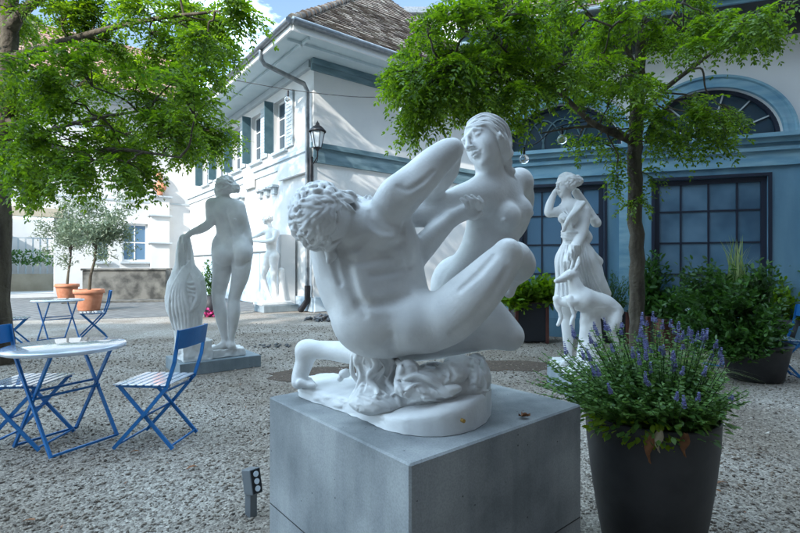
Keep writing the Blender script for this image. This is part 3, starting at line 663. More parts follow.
def lantern():
    p = P(317.5, 139, 13.25); root = thing('wall_lantern', 'old street lantern on an arm at the corner of the white house', 'lantern', tuple(p))
    m = MB(); s = .20
    for a in range(6): 
        t = a * PI / 3; t2 = t + PI / 3
        c, d = Vector((math.cos(t), math.sin(t), 0)), Vector((math.cos(t2), math.sin(t2), 0))
        m.bar(p + c * .11 - UP * .26, p + c * s + UP * .18, .016, .016)
        m.bar(p + c * s + UP * .18, p + d * s + UP * .18, .02, .02); m.bar(p + c * .11 - UP * .26, p + d * .11 - UP * .26, .02, .02)
    m.lathe([(.235, .18), (.24, .205), (.12, .33), (.06, .36), (.05, .42), (.02, .45), (.0, .5)], p, 18)
    m.lathe([(.0, -.36), (.03, -.34), (.05, -.3), (.12, -.27)], p, 18); m.build('lantern_frame', MAT['dark_metal'], root)
    m = MB(); m.lathe([(.10, -.25), (.185, .175)], p, 6, False); m.build('lantern_glass', MAT['lamp_glass'], root)
    w_ = Vector((-2.44, 13.6, 0)); w_ = Vector((w_.x, w_.y, p.z)) + Vector((-.06, -.08, 0))
    m = MB(); m.tube([p - UP * .34, p - UP * .5, (p + w_) / 2 - UP * .62, w_ - UP * .7], .02, 8); m.tube([p - UP * .5, p - UP * .6, p + (w_ - p) * .3 - UP * .66], .012, 6)
    m.tube([w_ - UP * .45, w_ - UP * 1.15], .055, 8); m.build('wall_arm', MAT['dark_metal'], root)
MAT['lamp_glass'] = material('lamp_glass', (.62, .68, .74), rough=.2)

# facade of the right building: s runs to the right along e, zero where u = 700
W0 = Vector(((700 - 400) / F * 8.2, 8.2, 0)); WE = Vector((.946, -.324, 0)); WN = Vector((-.324, -.946, 0))
def ws(u):                            # facade coordinate seen at column u
    k = (u - 400) / F; return (k * W0.y - W0.x) / (WE.x - k * WE.y)
def wz(u, v): D = (W0 + WE * ws(u)).y; return EYE + (HZ - v) / F * D
def hall():
    root = thing('orangery', 'blue painted garden hall with arched lunettes above large grid windows on the right', 'building', tuple(W0))
    sL, sR = ws(498), 3.6; ztop = 5.35
    zc = wz(725, 169); zt = wz(725, 140)            # cornice
    wt = wz(711, 179); wb = .62
    wins = [(ws(522), ws(604)), (ws(654.5), ws(768))]; lun = []
    cs = [(wins[0][0] + wins[0][1]) / 2, (wins[1][0] + wins[1][1]) / 2 + .02]; hwid = 1.02; hh = .86
    print('hall', sL, wins, cs, zc, zt, wt)
    def arc(c, a, b, n=28, full=True): return [(c + a * math.cos(t), zt + .02 + b * math.sin(t)) for t in np.linspace(0, PI, n)]
    m = MB(); wall_sheet(m, W0, WE, WN, rect(sL, sR, 0, zt), [rect(a, b, wb, wt) for a, b in wins], .16); m.build('lower_wall', MAT['blue_paint'], root)
    m = MB(); wall_sheet(m, W0, WE, WN, rect(sL, sR, zt, ztop), [arc(c, hwid, hh) for c in cs], .22)
    # left return
    p = W0 + WE * sL; wall_sheet(m, p, -WN, -WE, rect(0, 6, 0, ztop)); m.build('upper_wall', MAT['wall_pale'], root)
    m = MB()                                       # cornice mouldings
    for z0, z1, pr in ((zc, zc + .07, .05), (zc + .07, zc + .24, .035), (zc + .24, zc + .30, .09), (zc + .30, zt - .13, .05), (zt - .13, zt - .05, .13), (zt - .05, zt + .015, .20)):
        bx(m, W0, WE, WN, sL - .05, sR, z0, z1, .002, pr)
    m.build('cornice', MAT['blue_paint_light'], root)
    m = MB()                                       # pilaster strips
    for s in (sL + .02, (wins[0][1] + wins[1][0]) / 2 - .16, wins[1][1] + .45):
        bx(m, W0, WE, WN, s, s + .32, 0.02, zc, .002, .045)
    m.build('pilaster_strips', MAT['blue_paint_light'], root)
    m = MB(); bx(m, W0, WE, WN, sL - .03, sR, .005, .35, .046, .10); m.build('base_course', MAT['blue_paint'], root)
    for c in cs:                                   # archivolts
        m = MB(); n = 40; vs = []; fs = []
        prof = [(0.002, -.0), (.07, -.0), (.07, .05), (.045, .06), (.045, .15), (.08, .165), (.08, .20), (.002, .20)]
        for t in np.linspace(0, PI, n):
            for pr, of in prof:
                s = c + (hwid + of) * math.cos(t); z = zt + .02 + (hh + of) * math.sin(t); vs.append(W0 + WE * s + UP * z + WN * pr)
        k = len(prof)
        for i in range(n - 1):
            for j in range(k - 1): fs.append((i * k + j, i * k + j + 1, (i + 1) * k + j + 1, (i + 1) * k + j))
        m.add(vs, fs); m.build('arch_moulding', MAT['blue_paint_light'], root)
        # fanlight
        f = MB(); zb = zt + .02; pt = lambda a, b, t, pr: W0 + WE * (c + a * math.cos(t)) + UP * (zb + b * math.sin(t)) + WN * pr
        for t0, t1 in zip(np.linspace(0, PI, 33), np.linspace(0, PI, 33)[1:]): f.bar(pt(hwid - .03, hh - .03, t0, -.12), pt(hwid - .03, hh - .03, t1, -.12), .06, .06, WN)
        f.bar(W0 + WE * (c - hwid) + UP * (zb + .035) - WN * .12, W0 + WE * (c + hwid) + UP * (zb + .035) - WN * .12, .06, .07, WN)
        fr = f.build('fanlight', MAT['dark_frame'], root); g = MB()
        if c == cs[0]:
            for j in range(-2, 3):
                for t0, t1 in zip(np.linspace(0, PI, 13), np.linspace(0, PI, 13)[1:]):
                    a = lambda t: (c + j * .34 + .36 * math.cos(t), zb + .62 * math.sin(t))
                    q0, q1 = a(t0), a(t1)
                    if all(((q[0] - c) / hwid) ** 2 + ((q[1] - zb) / hh) ** 2 < 1 for q in (q0, q1)): g.bar(W0 + WE * q0[0] + UP * q0[1] - WN * .12, W0 + WE * q1[0] + UP * q1[1] - WN * .12, .022, .022, WN)
        else:
            for t in np.linspace(0, PI, 8)[1:-1]: g.bar(pt(.28, .24, t, -.12), pt(hwid - .05, hh - .05, t, -.12), .022, .024, WN)
            for t0, t1 in zip(np.linspace(0, PI, 13), np.linspace(0, PI, 13)[1:]): g.bar(pt(.28, .24, t0, -.12), pt(.28, .24, t1, -.12), .022, .022, WN)
        g.build('glazing_bars', MAT['grey_trim'] if c != cs[0] else MAT['shutter'], fr)
        p_ = MB(); q = [pt(hwid - .04, hh - .04, t, -.14) for t in np.linspace(0, PI, 30)]; p_.add(q, [tuple(range(30))]); p_.build('pane', MAT['window_glass'], fr)
    for i, (a, b) in enumerate(wins):
        sash_window(root, W0, WE, WN, a, b, wb, wt, .10, 4, 4, MAT['dark_frame'], MAT['pale_glass'] if i == 0 else MAT['hall_glass'], .085, .028)
        m = MB()
        for (s0, s1, z0, z1) in ((a - .05, a, wb - .05, wt + .05), (b, b + .05, wb - .05, wt + .05), (a, b, wt, wt + .05), (a, b, wb - .05, wb)): bx(m, W0, WE, WN, s0, s1, z0, z1, .002, .03)
        m.build('window_surround', MAT['dark_frame'], root)
    # eave
    m = MB(); bx(m, W0, WE, WN, sL - .5, sR, ztop - .28, ztop - .02, .002, .09); m.build('frieze', MAT['dark_wood'], root)
    m = MB(); bx(m, W0, WE, WN, sL - .6, sR, ztop - .02, ztop + .03, -.5, .75); m.build('soffit', MAT['dark_wood'], root)
    m = MB(); bx(m, W0, WE, WN, sL - .6, sR, ztop - .02, ztop + .17, .752, .80); m.build('fascia', MAT['blue_paint_light'], root)
    m = MB(); m.tube([W0 + WE * (sL - .65) + WN * .88 + UP * (ztop + .16), W0 + WE * sR + WN * .88 + UP * (ztop + .16)], .075, 12); m.build('gutter', MAT['zinc'], root)
    rnd = random.Random(4); a = W0 + WE * (sL - .6) + WN * .85 + UP * (ztop + .2); b = W0 + WE * sR + WN * .85 + UP * (ztop + .2); up = -WN * 4.0 + UP * 3.2
    m = MB(); m.add([a, b, b + up, a + up + WE * 1.5], [(0, 1, 2, 3)]); m.add([a, a + up + WE * 1.5, a - WN * 8], [(0, 1, 2)]); rf = m.build('roof', MAT['dark_wood'], root)
    m = MB(); roof_plane(m, (a, b, b + up, a + up + WE * 1.5), rnd, .27, .27); m.build('tiles', MAT['roof_tiles'], rf)
    m = MB(); bx(m, W0, WE, WN, sL + .1, sR - .1, .5, ztop - .1, -1.8, -1.7); m.build('back_room_wall', MAT['curtain'], root)
    m = MB(); s_ = W0 + WE * (sL + .06) + WN * .1; m.tube([s_ + UP * 5.2, s_ + UP * .1], .045, 10); m.build('downpipe', MAT['dark_metal'], root)
MAT['hall_glass'] = material('hall_glass', (.05, .11, .18), (.16, .28, .40), rough=.08, scale=1.1, spec=.9, detail=3)

def far_range():
    K = Vector((-2.44, 13.6, 0)) + LD * 13.0; d = -RD; n = Vector((.616, -.788, 0)) ; rnd = random.Random(6)
    root = thing('rear_building', 'white building at the back left with an open passage and old tiled roof', 'building', tuple(K))
    ks = lambda u: ((u - 400) / F * K.y - K.x) / (d.x - (u - 400) / F * d.y)
    kz = lambda u, v: EYE + (HZ - v) / F * (K + d * ks(u)).y
    L = 14; z_ = kz(100, 96)
    p0, p1 = ks(54), ks(-22); w0, w1 = ks(148), ks(122)
    print('far', z_, p0, p1, w0, w1, kz(30, 214))
    holes = [rect(p0, p1, .16, kz(30, 217)), rect(w0, w1, kz(135, 262), kz(135, 224)), rect(ks(110), ks(96), kz(100, 262), kz(100, 230))]
    m = MB(); wall_sheet(m, K, d, n, rect(0, L, 0, z_), holes, .3); m.build('wall', MAT['wall_white'], root)
    for h in holes[1:]:
        a, b = h[0][0], h[1][0]; sash_window(root, K, d, n, a, b, h[0][1], h[2][1], .2, 2, 2, MAT['white_paint'], MAT['pale_glass'], .09, .05)
        s = MB(); bx(s, K, d, n, a - .08, b + .08, h[0][1] - .1, h[0][1] - .003, .002, .12); s.build('sill', MAT['grey_trim'], root)
    m = MB(); bx(m, K, d, n, p0 - .3, p1 + .3, kz(30, 217), kz(30, 208), .002, .16); m.build('lintel', MAT['sandstone'], root)
    # inside the passage
    m = MB(); bx(m, K, d, n, p0 - .4, p1 + .4, .1, .16, -4, -.02); m.build('passage_floor', MAT['white_paint'], root)
    m = MB(); bx(m, K, d, n, p0 - .4, p1 + .4, .16, .95, -3.2, -3.0); m.build('parapet', MAT['sandstone'], root)
    m = MB(); bx(m, K, d, n, p0 - .4, p1 + .4, .16, 3.6, -4.4, -4.3); m.build('passage_back_wall', MAT['wall_white'], root)
    m = MB(); bx(m, K, d, n, p0 - .4, p0 - .35, .1, 3.6, -4.3, -.31); bx(m, K, d, n, p1 + .35, p1 + .4, .1, 3.6, -4.3, -.31); m.build('passage_walls', MAT['wall_white'], root)
    m = MB()
    for i in range(9): s = p0 + (p1 - p0) * (i + .5) / 9; bx(m, K, d, n, s - .03, s + .03, .95, 2.6, -3.12, -3.06)
    bx(m, K, d, n, p0 - .3, p1 + .3, 2.6, 2.66, -3.12, -3.06); bx(m, K, d, n, p0 - .3, p1 + .3, 1.7, 1.74, -3.12, -3.06); m.build('passage_railing', MAT['grey_trim'], root)
    # pilaster with bracket shelves
    s0, s1 = ks(168), ks(150)
    m = MB(); bx(m, K, d, n, s0, s1, .01, kz(158, 197), .002, .28); m.build('pilaster', MAT['wall_white'], root)
    for v in (197, 216, 243): 
        m = MB(); bx(m, K, d, n, s0 - .12, s1 + .12, kz(158, v) - .06, kz(158, v) + .003, .002, .42); m.build('ledge', MAT['grey_trim'], root)
    m = MB(); bx(m, K, d, n, 0, L, kz(100, 200), kz(100, 200) + .08, .002, .03); bx(m, K, d, n, 0, L, z_ - .3, z_, .002, .2); m.build('string_course', MAT['grey_trim'], root)
    a = K - d * .5 + n * .9 + UP * (z_ + .0); b = K + d * L + n * .9 + UP * (z_ + .0); up = -n * 5 + UP * 4.2
    m = MB(); bx(m, K, d, n, -.5, L, z_ - .02, z_ + .06, -.2, .88); m.build('soffit', MAT['soffit'], root)
    m = MB(); m.add([a + UP * .1, b + UP * .1, b + up, a + up], [(0, 1, 2, 3)]); rf = m.build('roof', MAT['dark_wood'], root)
    m = MB(); roof_plane(m, (a + UP * .1, b + UP * .1, b + up, a + up), rnd, .34, .32); m.build('tiles', MAT['roof_pink'], rf)
    m = MB(); m.tube([a + n * .08 + UP * .1, b + n * .08 + UP * .1], .08, 10); m.build('gutter', MAT['zinc'], root)
    # bust on the pilaster
    p = K + d * (s0 + s1) / 2 + n * .18 + UP * (kz(158, 197)); b_ = thing('bust', 'small terracotta bust standing on the wall pilaster at the back', 'bust', tuple(p))
    S = Sculpt((p.x - .45, p.y - .45, p.z - .02), (p.x + .45, p.y + .45, p.z + 1.25), .013)
    S.ell(p + UP * .12, (.13, .13, .13), None, .03); S.ell(p + UP * .42, (.30, .18, .24), None, .06); S.cap(p + UP * .55, p + UP * .78, .10, .09, .05)
    fh = Frame(p + UP * .92, n, UP, .36); sculpt_head(S, fh); S.ell(p + UP * .97 - n * .03, (.14, .15, .15), None, .02)
    link('bust_figure', S.mesh('bust_figure'), MAT['terracotta'], b_)
MAT['roof_pink'] = material('roof_pink', (.24, .12, .09), (.42, .27, .20), rough=.9, scale=6)

def shading_range():
    """unseen building blocks added behind and beside the camera: they throw the shade the statues stand in"""
    for x0, x1, yf, dp, h, mt, lab in ((-30, -5.6, -9.2, 5.6, 13.4, 'blocker_pale', 'unseen pale block added behind the viewer on the left to keep the sun off'), (-5.6, 15, -3.2, 5.6, 13.2, 'blocker_dark', 'unseen dark block added behind the viewer on the right to hold back sun and sky light')):
        root = thing('light_blocker', lab, 'building', ((x0 + x1) / 2, yf, 0)); xm = (x0 + x1) / 2  # unseen block, placed and sized only for the shade it throws
        m = MB(); m.box((xm, yf - dp / 2, h / 2), (x1 - x0 - .02, dp, h)); m.build('wall', MAT[mt], root)
        m = MB(); z = h; m.add([(x0, yf + .3, z), (x1, yf + .3, z), (x1, yf - dp - .3, z), (x0, yf - dp - .3, z), (x0, yf - dp / 2, z + 1.6), (x1, yf - dp / 2, z + 1.6)], [(0, 1, 5, 4), (2, 3, 4, 5), (1, 2, 5), (3, 0, 4)]); m.build('roof', MAT['roof_pink'], root)
        for i in range(int((x1 - x0) / 3)):
            for zz in (1.8, 5.0, 8.2):
                m = MB(); m.box((x0 + 1.5 + i * 3, yf + .02, zz), (1.1, .06, 1.7)); m.build('window', MAT['window_glass'], root)
    root = thing('light_blocker', 'unseen dark block added to the right of the view to hold back sky light', 'building', (8.4, .6, 0))  # unseen block added to cut sky light from the right
    m = MB(); m.box((8.4, .6, 6.5), (3.4, 7.6, 13)); m.build('wall', MAT['blocker_dark'], root)
def house_behind():
    # pale house far behind the corner house, seen through the leaves
    p = P(462, 262, 33); root = thing('distant_house', 'pale distant house with a flat grey roof seen through the leaves above the corner house', 'building', (p.x, 33, 0))
    z1 = EYE + (HZ - 16) / F * 33; m = MB(); m.box((p.x + .5, 36, z1 / 2), (8.2, 6, z1)); m.build('wall', MAT['wall_white'], root)
    m = MB(); m.box((p.x + .5, 36, z1 + .2), (9.0, 6.8, .38)); m.build('roof', MAT['zinc'], root)
    for i in (-1, 0, 1):
        w_ = MB(); w_.box((p.x + .5 + i * 2.4, 33.0, z1 - 1.6), (1.3, .12, 1.7)); f = w_.build('window', MAT['white_paint'], root)
        g = MB(); g.box((p.x + .5 + i * 2.4, 32.93, z1 - 1.6), (1.1, .02, 1.5)); g.build('pane', MAT['window_glass'], f)
M_('blocker_dark', (.10, .075, .06), (.16, .12, .10), rough=.9, scale=4)
M_('blocker_pale', (.50, .50, .49), (.56, .56, .55), rough=.85, scale=1)
# ------------------------------------------------------------------ foliage
def leaf_quads(pos, dirs, nrm, L, W, fold=0.0):
    """many small lens-shaped leaves: six-sided outline from base to tip"""
    pos, dirs, nrm = [np.asarray(a, np.float32) for a in (pos, dirs, nrm)]; N = len(pos)
    dirs = dirs / np.linalg.norm(dirs, axis=1, keepdims=True); side = np.cross(dirs, nrm); side /= np.maximum(np.linalg.norm(side, axis=1, keepdims=True), 1e-6)
    L = np.broadcast_to(np.asarray(L, np.float32), (N,))[:, None]; W = np.broadcast_to(np.asarray(W, np.float32), (N,))[:, None]
    up = np.cross(side, dirs)
    v = np.stack([pos, pos + dirs * L * .35 + side * W * .5 + up * W * fold, pos + dirs * L * .72 + side * W * .42 + up * W * fold * .8, pos + dirs * L - up * L * .06, pos + dirs * L * .72 - side * W * .42 + up * W * fold * .8, pos + dirs * L * .35 - side * W * .5 + up * W * fold], 1)
    return v.reshape(-1, 3), (np.arange(N) * 6)[:, None] + np.arange(6)[None]
def pinnate(rg, bases, dirs, n_pairs=6, length=.20, ll=.042, lw=.017, droop=.5):
    """compound leaves: leaflets in pairs along a drooping stalk"""
    B = len(bases); bases = np.asarray(bases, np.float32); d = np.asarray(dirs, np.float32); d /= np.linalg.norm(d, axis=1, keepdims=True)
    upv = np.tile(np.array([0, 0, 1], np.float32), (B, 1)) + rg.normal(0, .35, (B, 3)); sd = np.cross(d, upv); sd /= np.maximum(np.linalg.norm(sd, axis=1, keepdims=True), 1e-5); nn = np.cross(sd, d)
    s = (length * rg.uniform(.7, 1.2, B))[:, None]; P_, D_, N_ = [], [], []
    for k in range(n_pairs):
        t = (k + .8) / n_pairs; p = bases + d * s * t - np.array([0, 0, 1]) * s * droop * t * t
        tl = d - np.array([0, 0, 1]) * droop * 1.6 * t
        for sg in (-1, 1):
            P_.append(p); D_.append(sd * sg + tl * .55 + rg.normal(0, .16, (B, 3))); N_.append(nn + rg.normal(0, .3, (B, 3)))
    p = bases + d * s * 1.02 - np.array([0, 0, 1]) * s * droop; P_.append(p); D_.append(d - np.array([0, 0, 1]) * droop); N_.append(nn)
    P_, D_, N_ = [np.concatenate(a) for a in (P_, D_, N_)]; n = len(P_)
    return leaf_quads(P_, D_, N_, ll * rg.uniform(.55, 1.35, n), lw * rg.uniform(.7, 1.3, n), .12)
def tree(name, label, cat, base, trunk, limbs, clumps, mats, seed=1, leaves=42, tw=5, pairs=6, length=.20, ll=.042, lw=.017, group=None):
    """trunk and limbs: [(point, radius)...]; clumps: (centre, radius, weight). Twigs run from the nearest wood into each clump, leaves sit along them."""
    rg = np.random.RandomState(seed); rnd = random.Random(seed); root = thing(name, label, cat, base, group); m = MB()
    wood = []
    for ch in [trunk] + limbs:
        c = spline(ch, 5) if len(ch) > 2 else ch
        c = [(p + Vector((rnd.gauss(0, .4), rnd.gauss(0, .4), 0)) * r * .25, r) for p, r in c]; m.tube([p for p, _ in c], [r for _, r in c], 10 if c[0][1] > .04 else 6); wood += c[1:]
    wp = np.array([p[:] for p, _ in wood]); wr = np.array([r for _, r in wood]); tm = m; lp, ld = [], []
    for cen, rad, wgt in clumps:
        cen = Vector(cen); rr = Vector(rad) if hasattr(rad, '__len__') else Vector((rad, rad, rad * .6)); dd = np.linalg.norm(wp - np.array(cen[:]), axis=1) + wr * 4; st = Vector(wp[int(np.argmin(dd))])
        n = max(2, int(tw * wgt)); hub = st.lerp(cen, .6) + Vector((rnd.gauss(0, .08), rnd.gauss(0, .08), rnd.gauss(0, .05)))
        if (hub - st).length > .1:
            hl = (hub - st).length; jt = lambda k: Vector((rnd.gauss(0, .09), rnd.gauss(0, .09), rnd.gauss(.03, .05))) * hl * k
            sp = spline([(st, .014), (st.lerp(hub, .3) + jt(1), .012), (st.lerp(hub, .65) + jt(1), .010), (hub, .008)], 4); tm.tube([p for p, _ in sp], [r for _, r in sp], 5)
        for i in range(n):
            d = Vector((rnd.gauss(0, 1), rnd.gauss(0, 1), rnd.gauss(0, 1))).normalized() * rnd.random() ** .4; end = cen + Vector((d.x * rr.x, d.y * rr.y, d.z * rr.z)); L = (end - hub).length
            q = [hub, hub.lerp(end, .35) + Vector((0, 0, L * .10)), hub.lerp(end, .7) + Vector((0, 0, L * .10)), end - Vector((0, 0, L * .05))]; tm.tube(q, [.008, .006, .004, .002], 4, False)
            nl = int(leaves * (.6 + .8 * rnd.random()) / tw * 2.2)
            for k in range(nl):
                t = .22 + .78 * rnd.random() ** .75; a = t * 3; j = min(2, int(a)); p = q[j].lerp(q[j + 1], a - j); ax = (q[j + 1] - q[j]).normalized()
                r_ = Vector((rnd.gauss(0, 1), rnd.gauss(0, 1), rnd.gauss(0, .5))).normalized(); lp.append(p[:]); ld.append((ax * .7 + r_ * .9 + Vector((0, 0, -.05)))[:])
    m.build('trunk', mats[0], root)
    v, f = pinnate(rg, lp, ld, pairs, length, ll, lw); link('crown', npmesh('crown', v, f), mats[1], root); print(name, len(f), 'leaflets'); return root

def trees():
    # left tree
    D = 6.4; b = G(3, 364); T = lambda u, v, d=D: P(u, v, d)
    trunk = [(Vector((b.x, b.y, -.02)), .20), (T(1, 340), .145), (T(1, 270), .125), (T(2, 180), .12), (T(6, 90), .11), (T(12, 0), .10), (T(10, -120), .09), (T(20, -260), .06), (T(40, -420), .03)]
    limbs = [[(T(10, 30), .09), (T(24, 10, 6.2), .065), (T(50, -6, 6.0), .05), (T(95, -25, 5.7), .03)], [(T(7, 80), .05), (T(30, 75, 6.0), .035), (T(62, 82, 5.8), .02)], [(T(5, 160), .05), (T(40, 135, 6.0), .03), (T(90, 120, 5.8), .022), (T(150, 110, 5.6), .012)],
             [(T(9, 60), .06), (T(70, 40, 6.1), .04), (T(140, 22, 5.8), .028), (T(215, 12, 5.5), .014)], [(T(6, 120), .05), (T(60, 150, 5.8), .03), (T(120, 150, 5.4), .02), (T(180, 158, 5.2), .01)],
             [(T(8, 0), .08), (T(-60, -30, 6.2), .05), (T(-120, -50, 6), .02)], [(T(10, -60), .07), (T(90, -110, 6.4), .04), (T(160, -130, 6.8), .02)], [(T(6, 110), .05), (T(-50, 70, 6.2), .03), (T(-110, 60, 6), .02)]]
    R = random.Random(11); cl = []
    spec = [(20, 20), (60, 15), (100, 12), (140, 10), (180, 10), (212, 12), (240, 12), (30, 60), (75, 55), (120, 50), (165, 48), (196, 48), (20, 105), (60, 98), (100, 92), (140, 86), (180, 84), (205, 74),
            (25, 140), (70, 132), (110, 124), (150, 120), (190, 118), (30, 172), (70, 165), (112, 158), (150, 152), (190, 148), (215, 130), (222, 142), (150, 160), (85, 172), (40, 178), (10, 160), (10, 90), (118, 178), (180, 132), (226, 26), (222, 40)]
    for u, v in spec: cl.append((T(u + R.uniform(-6, 6), v + R.uniform(-5, 5), R.uniform(4.9, 6.8)), .36, .9 if v > 120 else 1.05))
    for u, v in [(60, 100), (110, 60), (160, 80), (120, 140), (60, 150), (30, 30), (200, 60)]: cl.append((T(u, v, 7.2), .4, 1))
    for u, v in [(x, y) for x in range(-190, 240, 62) for y in (-190, -130, -70, -20)]: cl.append((T(u + R.uniform(-20, 20), v + R.uniform(-15, 15), R.uniform(5.2, 7.8)), (.55, .55, .4), .7))
    for i in range(34): cl.append(((R.uniform(-9.8, -7.9), R.uniform(5.4, 8.0), R.uniform(6.6, 9.8)), (.7, .7, .5), 1))  # clumps out of view, added to shade the far statue
    for i in range(56): cl.append(((R.uniform(-8.2, -2.2), R.uniform(4.6, 8.4), R.uniform(7.2, 11.8)), (.8, .8, .6), .9))
    for u, v in [(-60, 60), (-110, 40), (-40, 120), (-90, 110), (-130, 90), (-50, 10)]: cl.append((T(u, v, R.uniform(5.6, 7)), .45, .9))
    tree('leafy_tree', 'feathery leaved tree with a thick trunk at the left edge behind the blue chairs', 'tree', tuple(b), trunk, limbs, cl, (MAT['bark'], MAT['robinia_leaf']), 3, leaves=48, tw=8, length=.22, ll=.054, lw=.024)
    # right tree
    D = 6.2; b = G(639, 369); T = lambda u, v, d=D: P(u, v, d)
    trunk = [(Vector((b.x, b.y, -.02)), .13), (T(638, 350), .10), (T(637, 300), .092), (T(636, 235), .088), (T(635, 180), .086), (T(635, 140), .088), (T(639, 90), .072), (T(641, 40), .06), (T(645, -20), .045), (T(650, -110), .02)]
    limbs = [[(T(633, 142), .055), (T(612, 133, 6.0), .042), (T(590, 122, 5.8), .034), (T(565, 98, 5.6), .027), (T(545, 84, 5.4), .022), (T(520, 66, 5.2), .015), (T(495, 40, 5.0), .008)],
             [(T(632, 138), .03), (T(605, 128, 6.1), .02), (T(575, 128, 6.0), .015), (T(540, 134, 5.8), .008)], [(T(638, 122), .045), (T(655, 98, 6.1), .035), (T(690, 70, 6.0), .027), (T(725, 44, 5.8), .02), (T(760, 25, 5.7), .016), (T(792, 8, 5.6), .01)],
             [(T(632, 120), .03), (T(631, 60, 6.3), .024), (T(630, 0, 6.3), .016), (T(628, -60, 6.3), .008)], [(T(639, 75), .03), (T(620, 40, 6.0), .02), (T(590, 15, 5.7), .014), (T(560, -15, 5.5), .008)],
             [(T(545, 84, 5.4), .018), (T(520, 76, 5.3), .014), (T(480, 66, 5.1), .01), (T(440, 60, 4.9), .006)], [(T(640, 60), .03), (T(670, 20, 6.2), .02), (T(700, -20, 6.2), .012)], [(T(560, 95, 5.6), .014), (T(600, 60, 5.4), .01), (T(610, 30, 5.2), .006)]]
    cl = []; spec = [(405, 70), (420, 55), (440, 48), (435, 78), (462, 60), (480, 78), (455, 92), (425, 92), (470, 100), (495, 95), (505, 60), (515, 82), (500, 35), (470, 18), (440, 12), (520, 20), (545, 40), (548, 12), (570, 30), (575, 60),
            (600, 15), (605, 42), (595, 72), (560, 80), (540, 100), (520, 112), (555, 116), (585, 100), (620, 70), (622, 20), (650, 15), (665, 40), (660, 65), (685, 25), (700, 45), (720, 20), (690, 70), (740, 10), (755, 28), (600, 108), (500, 120), (610, 90), (672, 85), (655, 80),
            (410, 84), (415, 112), (422, 124), (530, 60), (590, 40), (455, 75), (470, 45), (490, 110), (450, 105), (520, 98), (540, 60), (565, 50), (580, 88), (430, 70), (445, 100), (505, 70), (640, 40), (630, 90), (600, 60), (500, 10), (460, 5), (420, 40), (398, 78), (545, 130), (515, 130), (600, 125), (675, 55), (710, 25), (735, 38), (765, 15), (650, 85), (782, 14), (745, 34), (775, 32), (700, 30), (560, 5), (590, 2), (625, 5), (660, 5), (690, 4), (530, 4), (500, 2), (480, 30), (610, 28)]
    spec = [p for i, p in enumerate(spec) if not (p[1] > 102 and p[0] > 500) and not (p[0] > 652 and p[1] > 48) and not (p[0] > 520 and i % 5 == 0)]
    for u, v in spec: cl.append((T(u + R.uniform(-5, 5), v + R.uniform(-5, 5), R.uniform(4.7, 6.6) if u > 540 else R.uniform(4.6, 5.6)), .27, .95))
    for u, v in [(700, 118), (725, 130), (690, 135), (740, 124), (668, 128), (715, 142), (655, 118), (708, 108)]: cl.append((T(u, v, R.uniform(5.3, 5.7)), .2, .8))      # bright spray before the lunette
    for u, v in [(615, 150), (600, 140), (655, 150), (620, 180), (648, 175), (612, 120), (640, 110), (575, 140), (628, 200)]: cl.append((T(u, v, R.uniform(5.8, 6.3)), .16, .35))
    for u, v in [(x, y) for x in range(450, 830, 70) for y in (-150, -90, -35)]: cl.append((T(u + R.uniform(-20, 20), v + R.uniform(-15, 15), R.uniform(5.2, 7.4)), (.5, .5, .4), .7))
    tree('leafy_tree', 'slim dark stemmed tree whose feathery crown spreads over the garden hall', 'tree', tuple(b), trunk, limbs, cl, (MAT['bark'], MAT['robinia_leaf']), 5, leaves=31, tw=7, length=.20, ll=.050, lw=.022)
    # dark spray at the very top right edge
def olive(label, base_u, vtop, pot_r, pot_h, potv, crown, seed, Dd=None):
    b = G(base_u, potv); root = thing('olive_tree', label, 'tree', (b.x, b.y, pot_h * .9), 'olive trees in terracotta pots'); rnd = random.Random(seed); rg = np.random.RandomState(seed); D = b.y
    m = MB(); top = P(crown[0], crown[1], D); st = Vector((b.x, b.y, pot_h * .88)); m.tube([st, st + Vector((.05, 0, .5)), st.lerp(top, .5) + Vector((.04, 0, 0)), top], [.05, .04, .035, .02], 8)
    for i in range(9): a = rnd.uniform(0, 6.28); m.tube([st.lerp(top, .6 + .3 * rnd.random()), top + Vector((math.cos(a) * .6, math.sin(a) * .5, rnd.uniform(0, .6)))], [.018, .004], 5)
    m.build('trunk', MAT['bark'], root); rx, rz = crown[2] * D / F, crown[3] * D / F; N = 4200; pos = []; dr = []
    cl = [(rnd.gauss(0, .42), rnd.gauss(0, .42), rnd.gauss(0, .42)) for _ in range(48)]
    for i in range(N):
        c = rnd.choice(cl); pos.append((top.x + (c[0] + rnd.gauss(0, .13)) * rx, top.y + (c[1] + rnd.gauss(0, .13)) * rx, top.z + (c[2] + rnd.gauss(0, .13)) * rz)); dr.append((rnd.gauss(0, 1), rnd.gauss(0, 1), rnd.gauss(-.1, 1)))
    v, f = leaf_quads(pos, dr, rg.normal(0, 1, (N, 3)), rg.uniform(.09, .15, N), .034); link('crown', npmesh('crown', v, f), MAT['olive_leaf'], root); return root
def terracotta_pot(label, c, r, h):
    root = thing('terracotta_pot', label, 'pot', tuple(c), 'terracotta pots with olive trees'); m = MB()
    m.lathe([(0, .0), (r * .66, .0), (r * .70, .02), (r * .88, h * .72), (r * .90, h * .80), (r, h * .81), (r * 1.02, h * .88), (r, h), (r * .90, h), (r * .88, h * .88), (0, h * .88)], c, 32); m.build('pot_body', MAT['terracotta'], root)
    m = MB(); m.lathe([(0, h * .89), (r * .87, h * .885)], c, 24); m.build('soil', MAT['soil'], root)
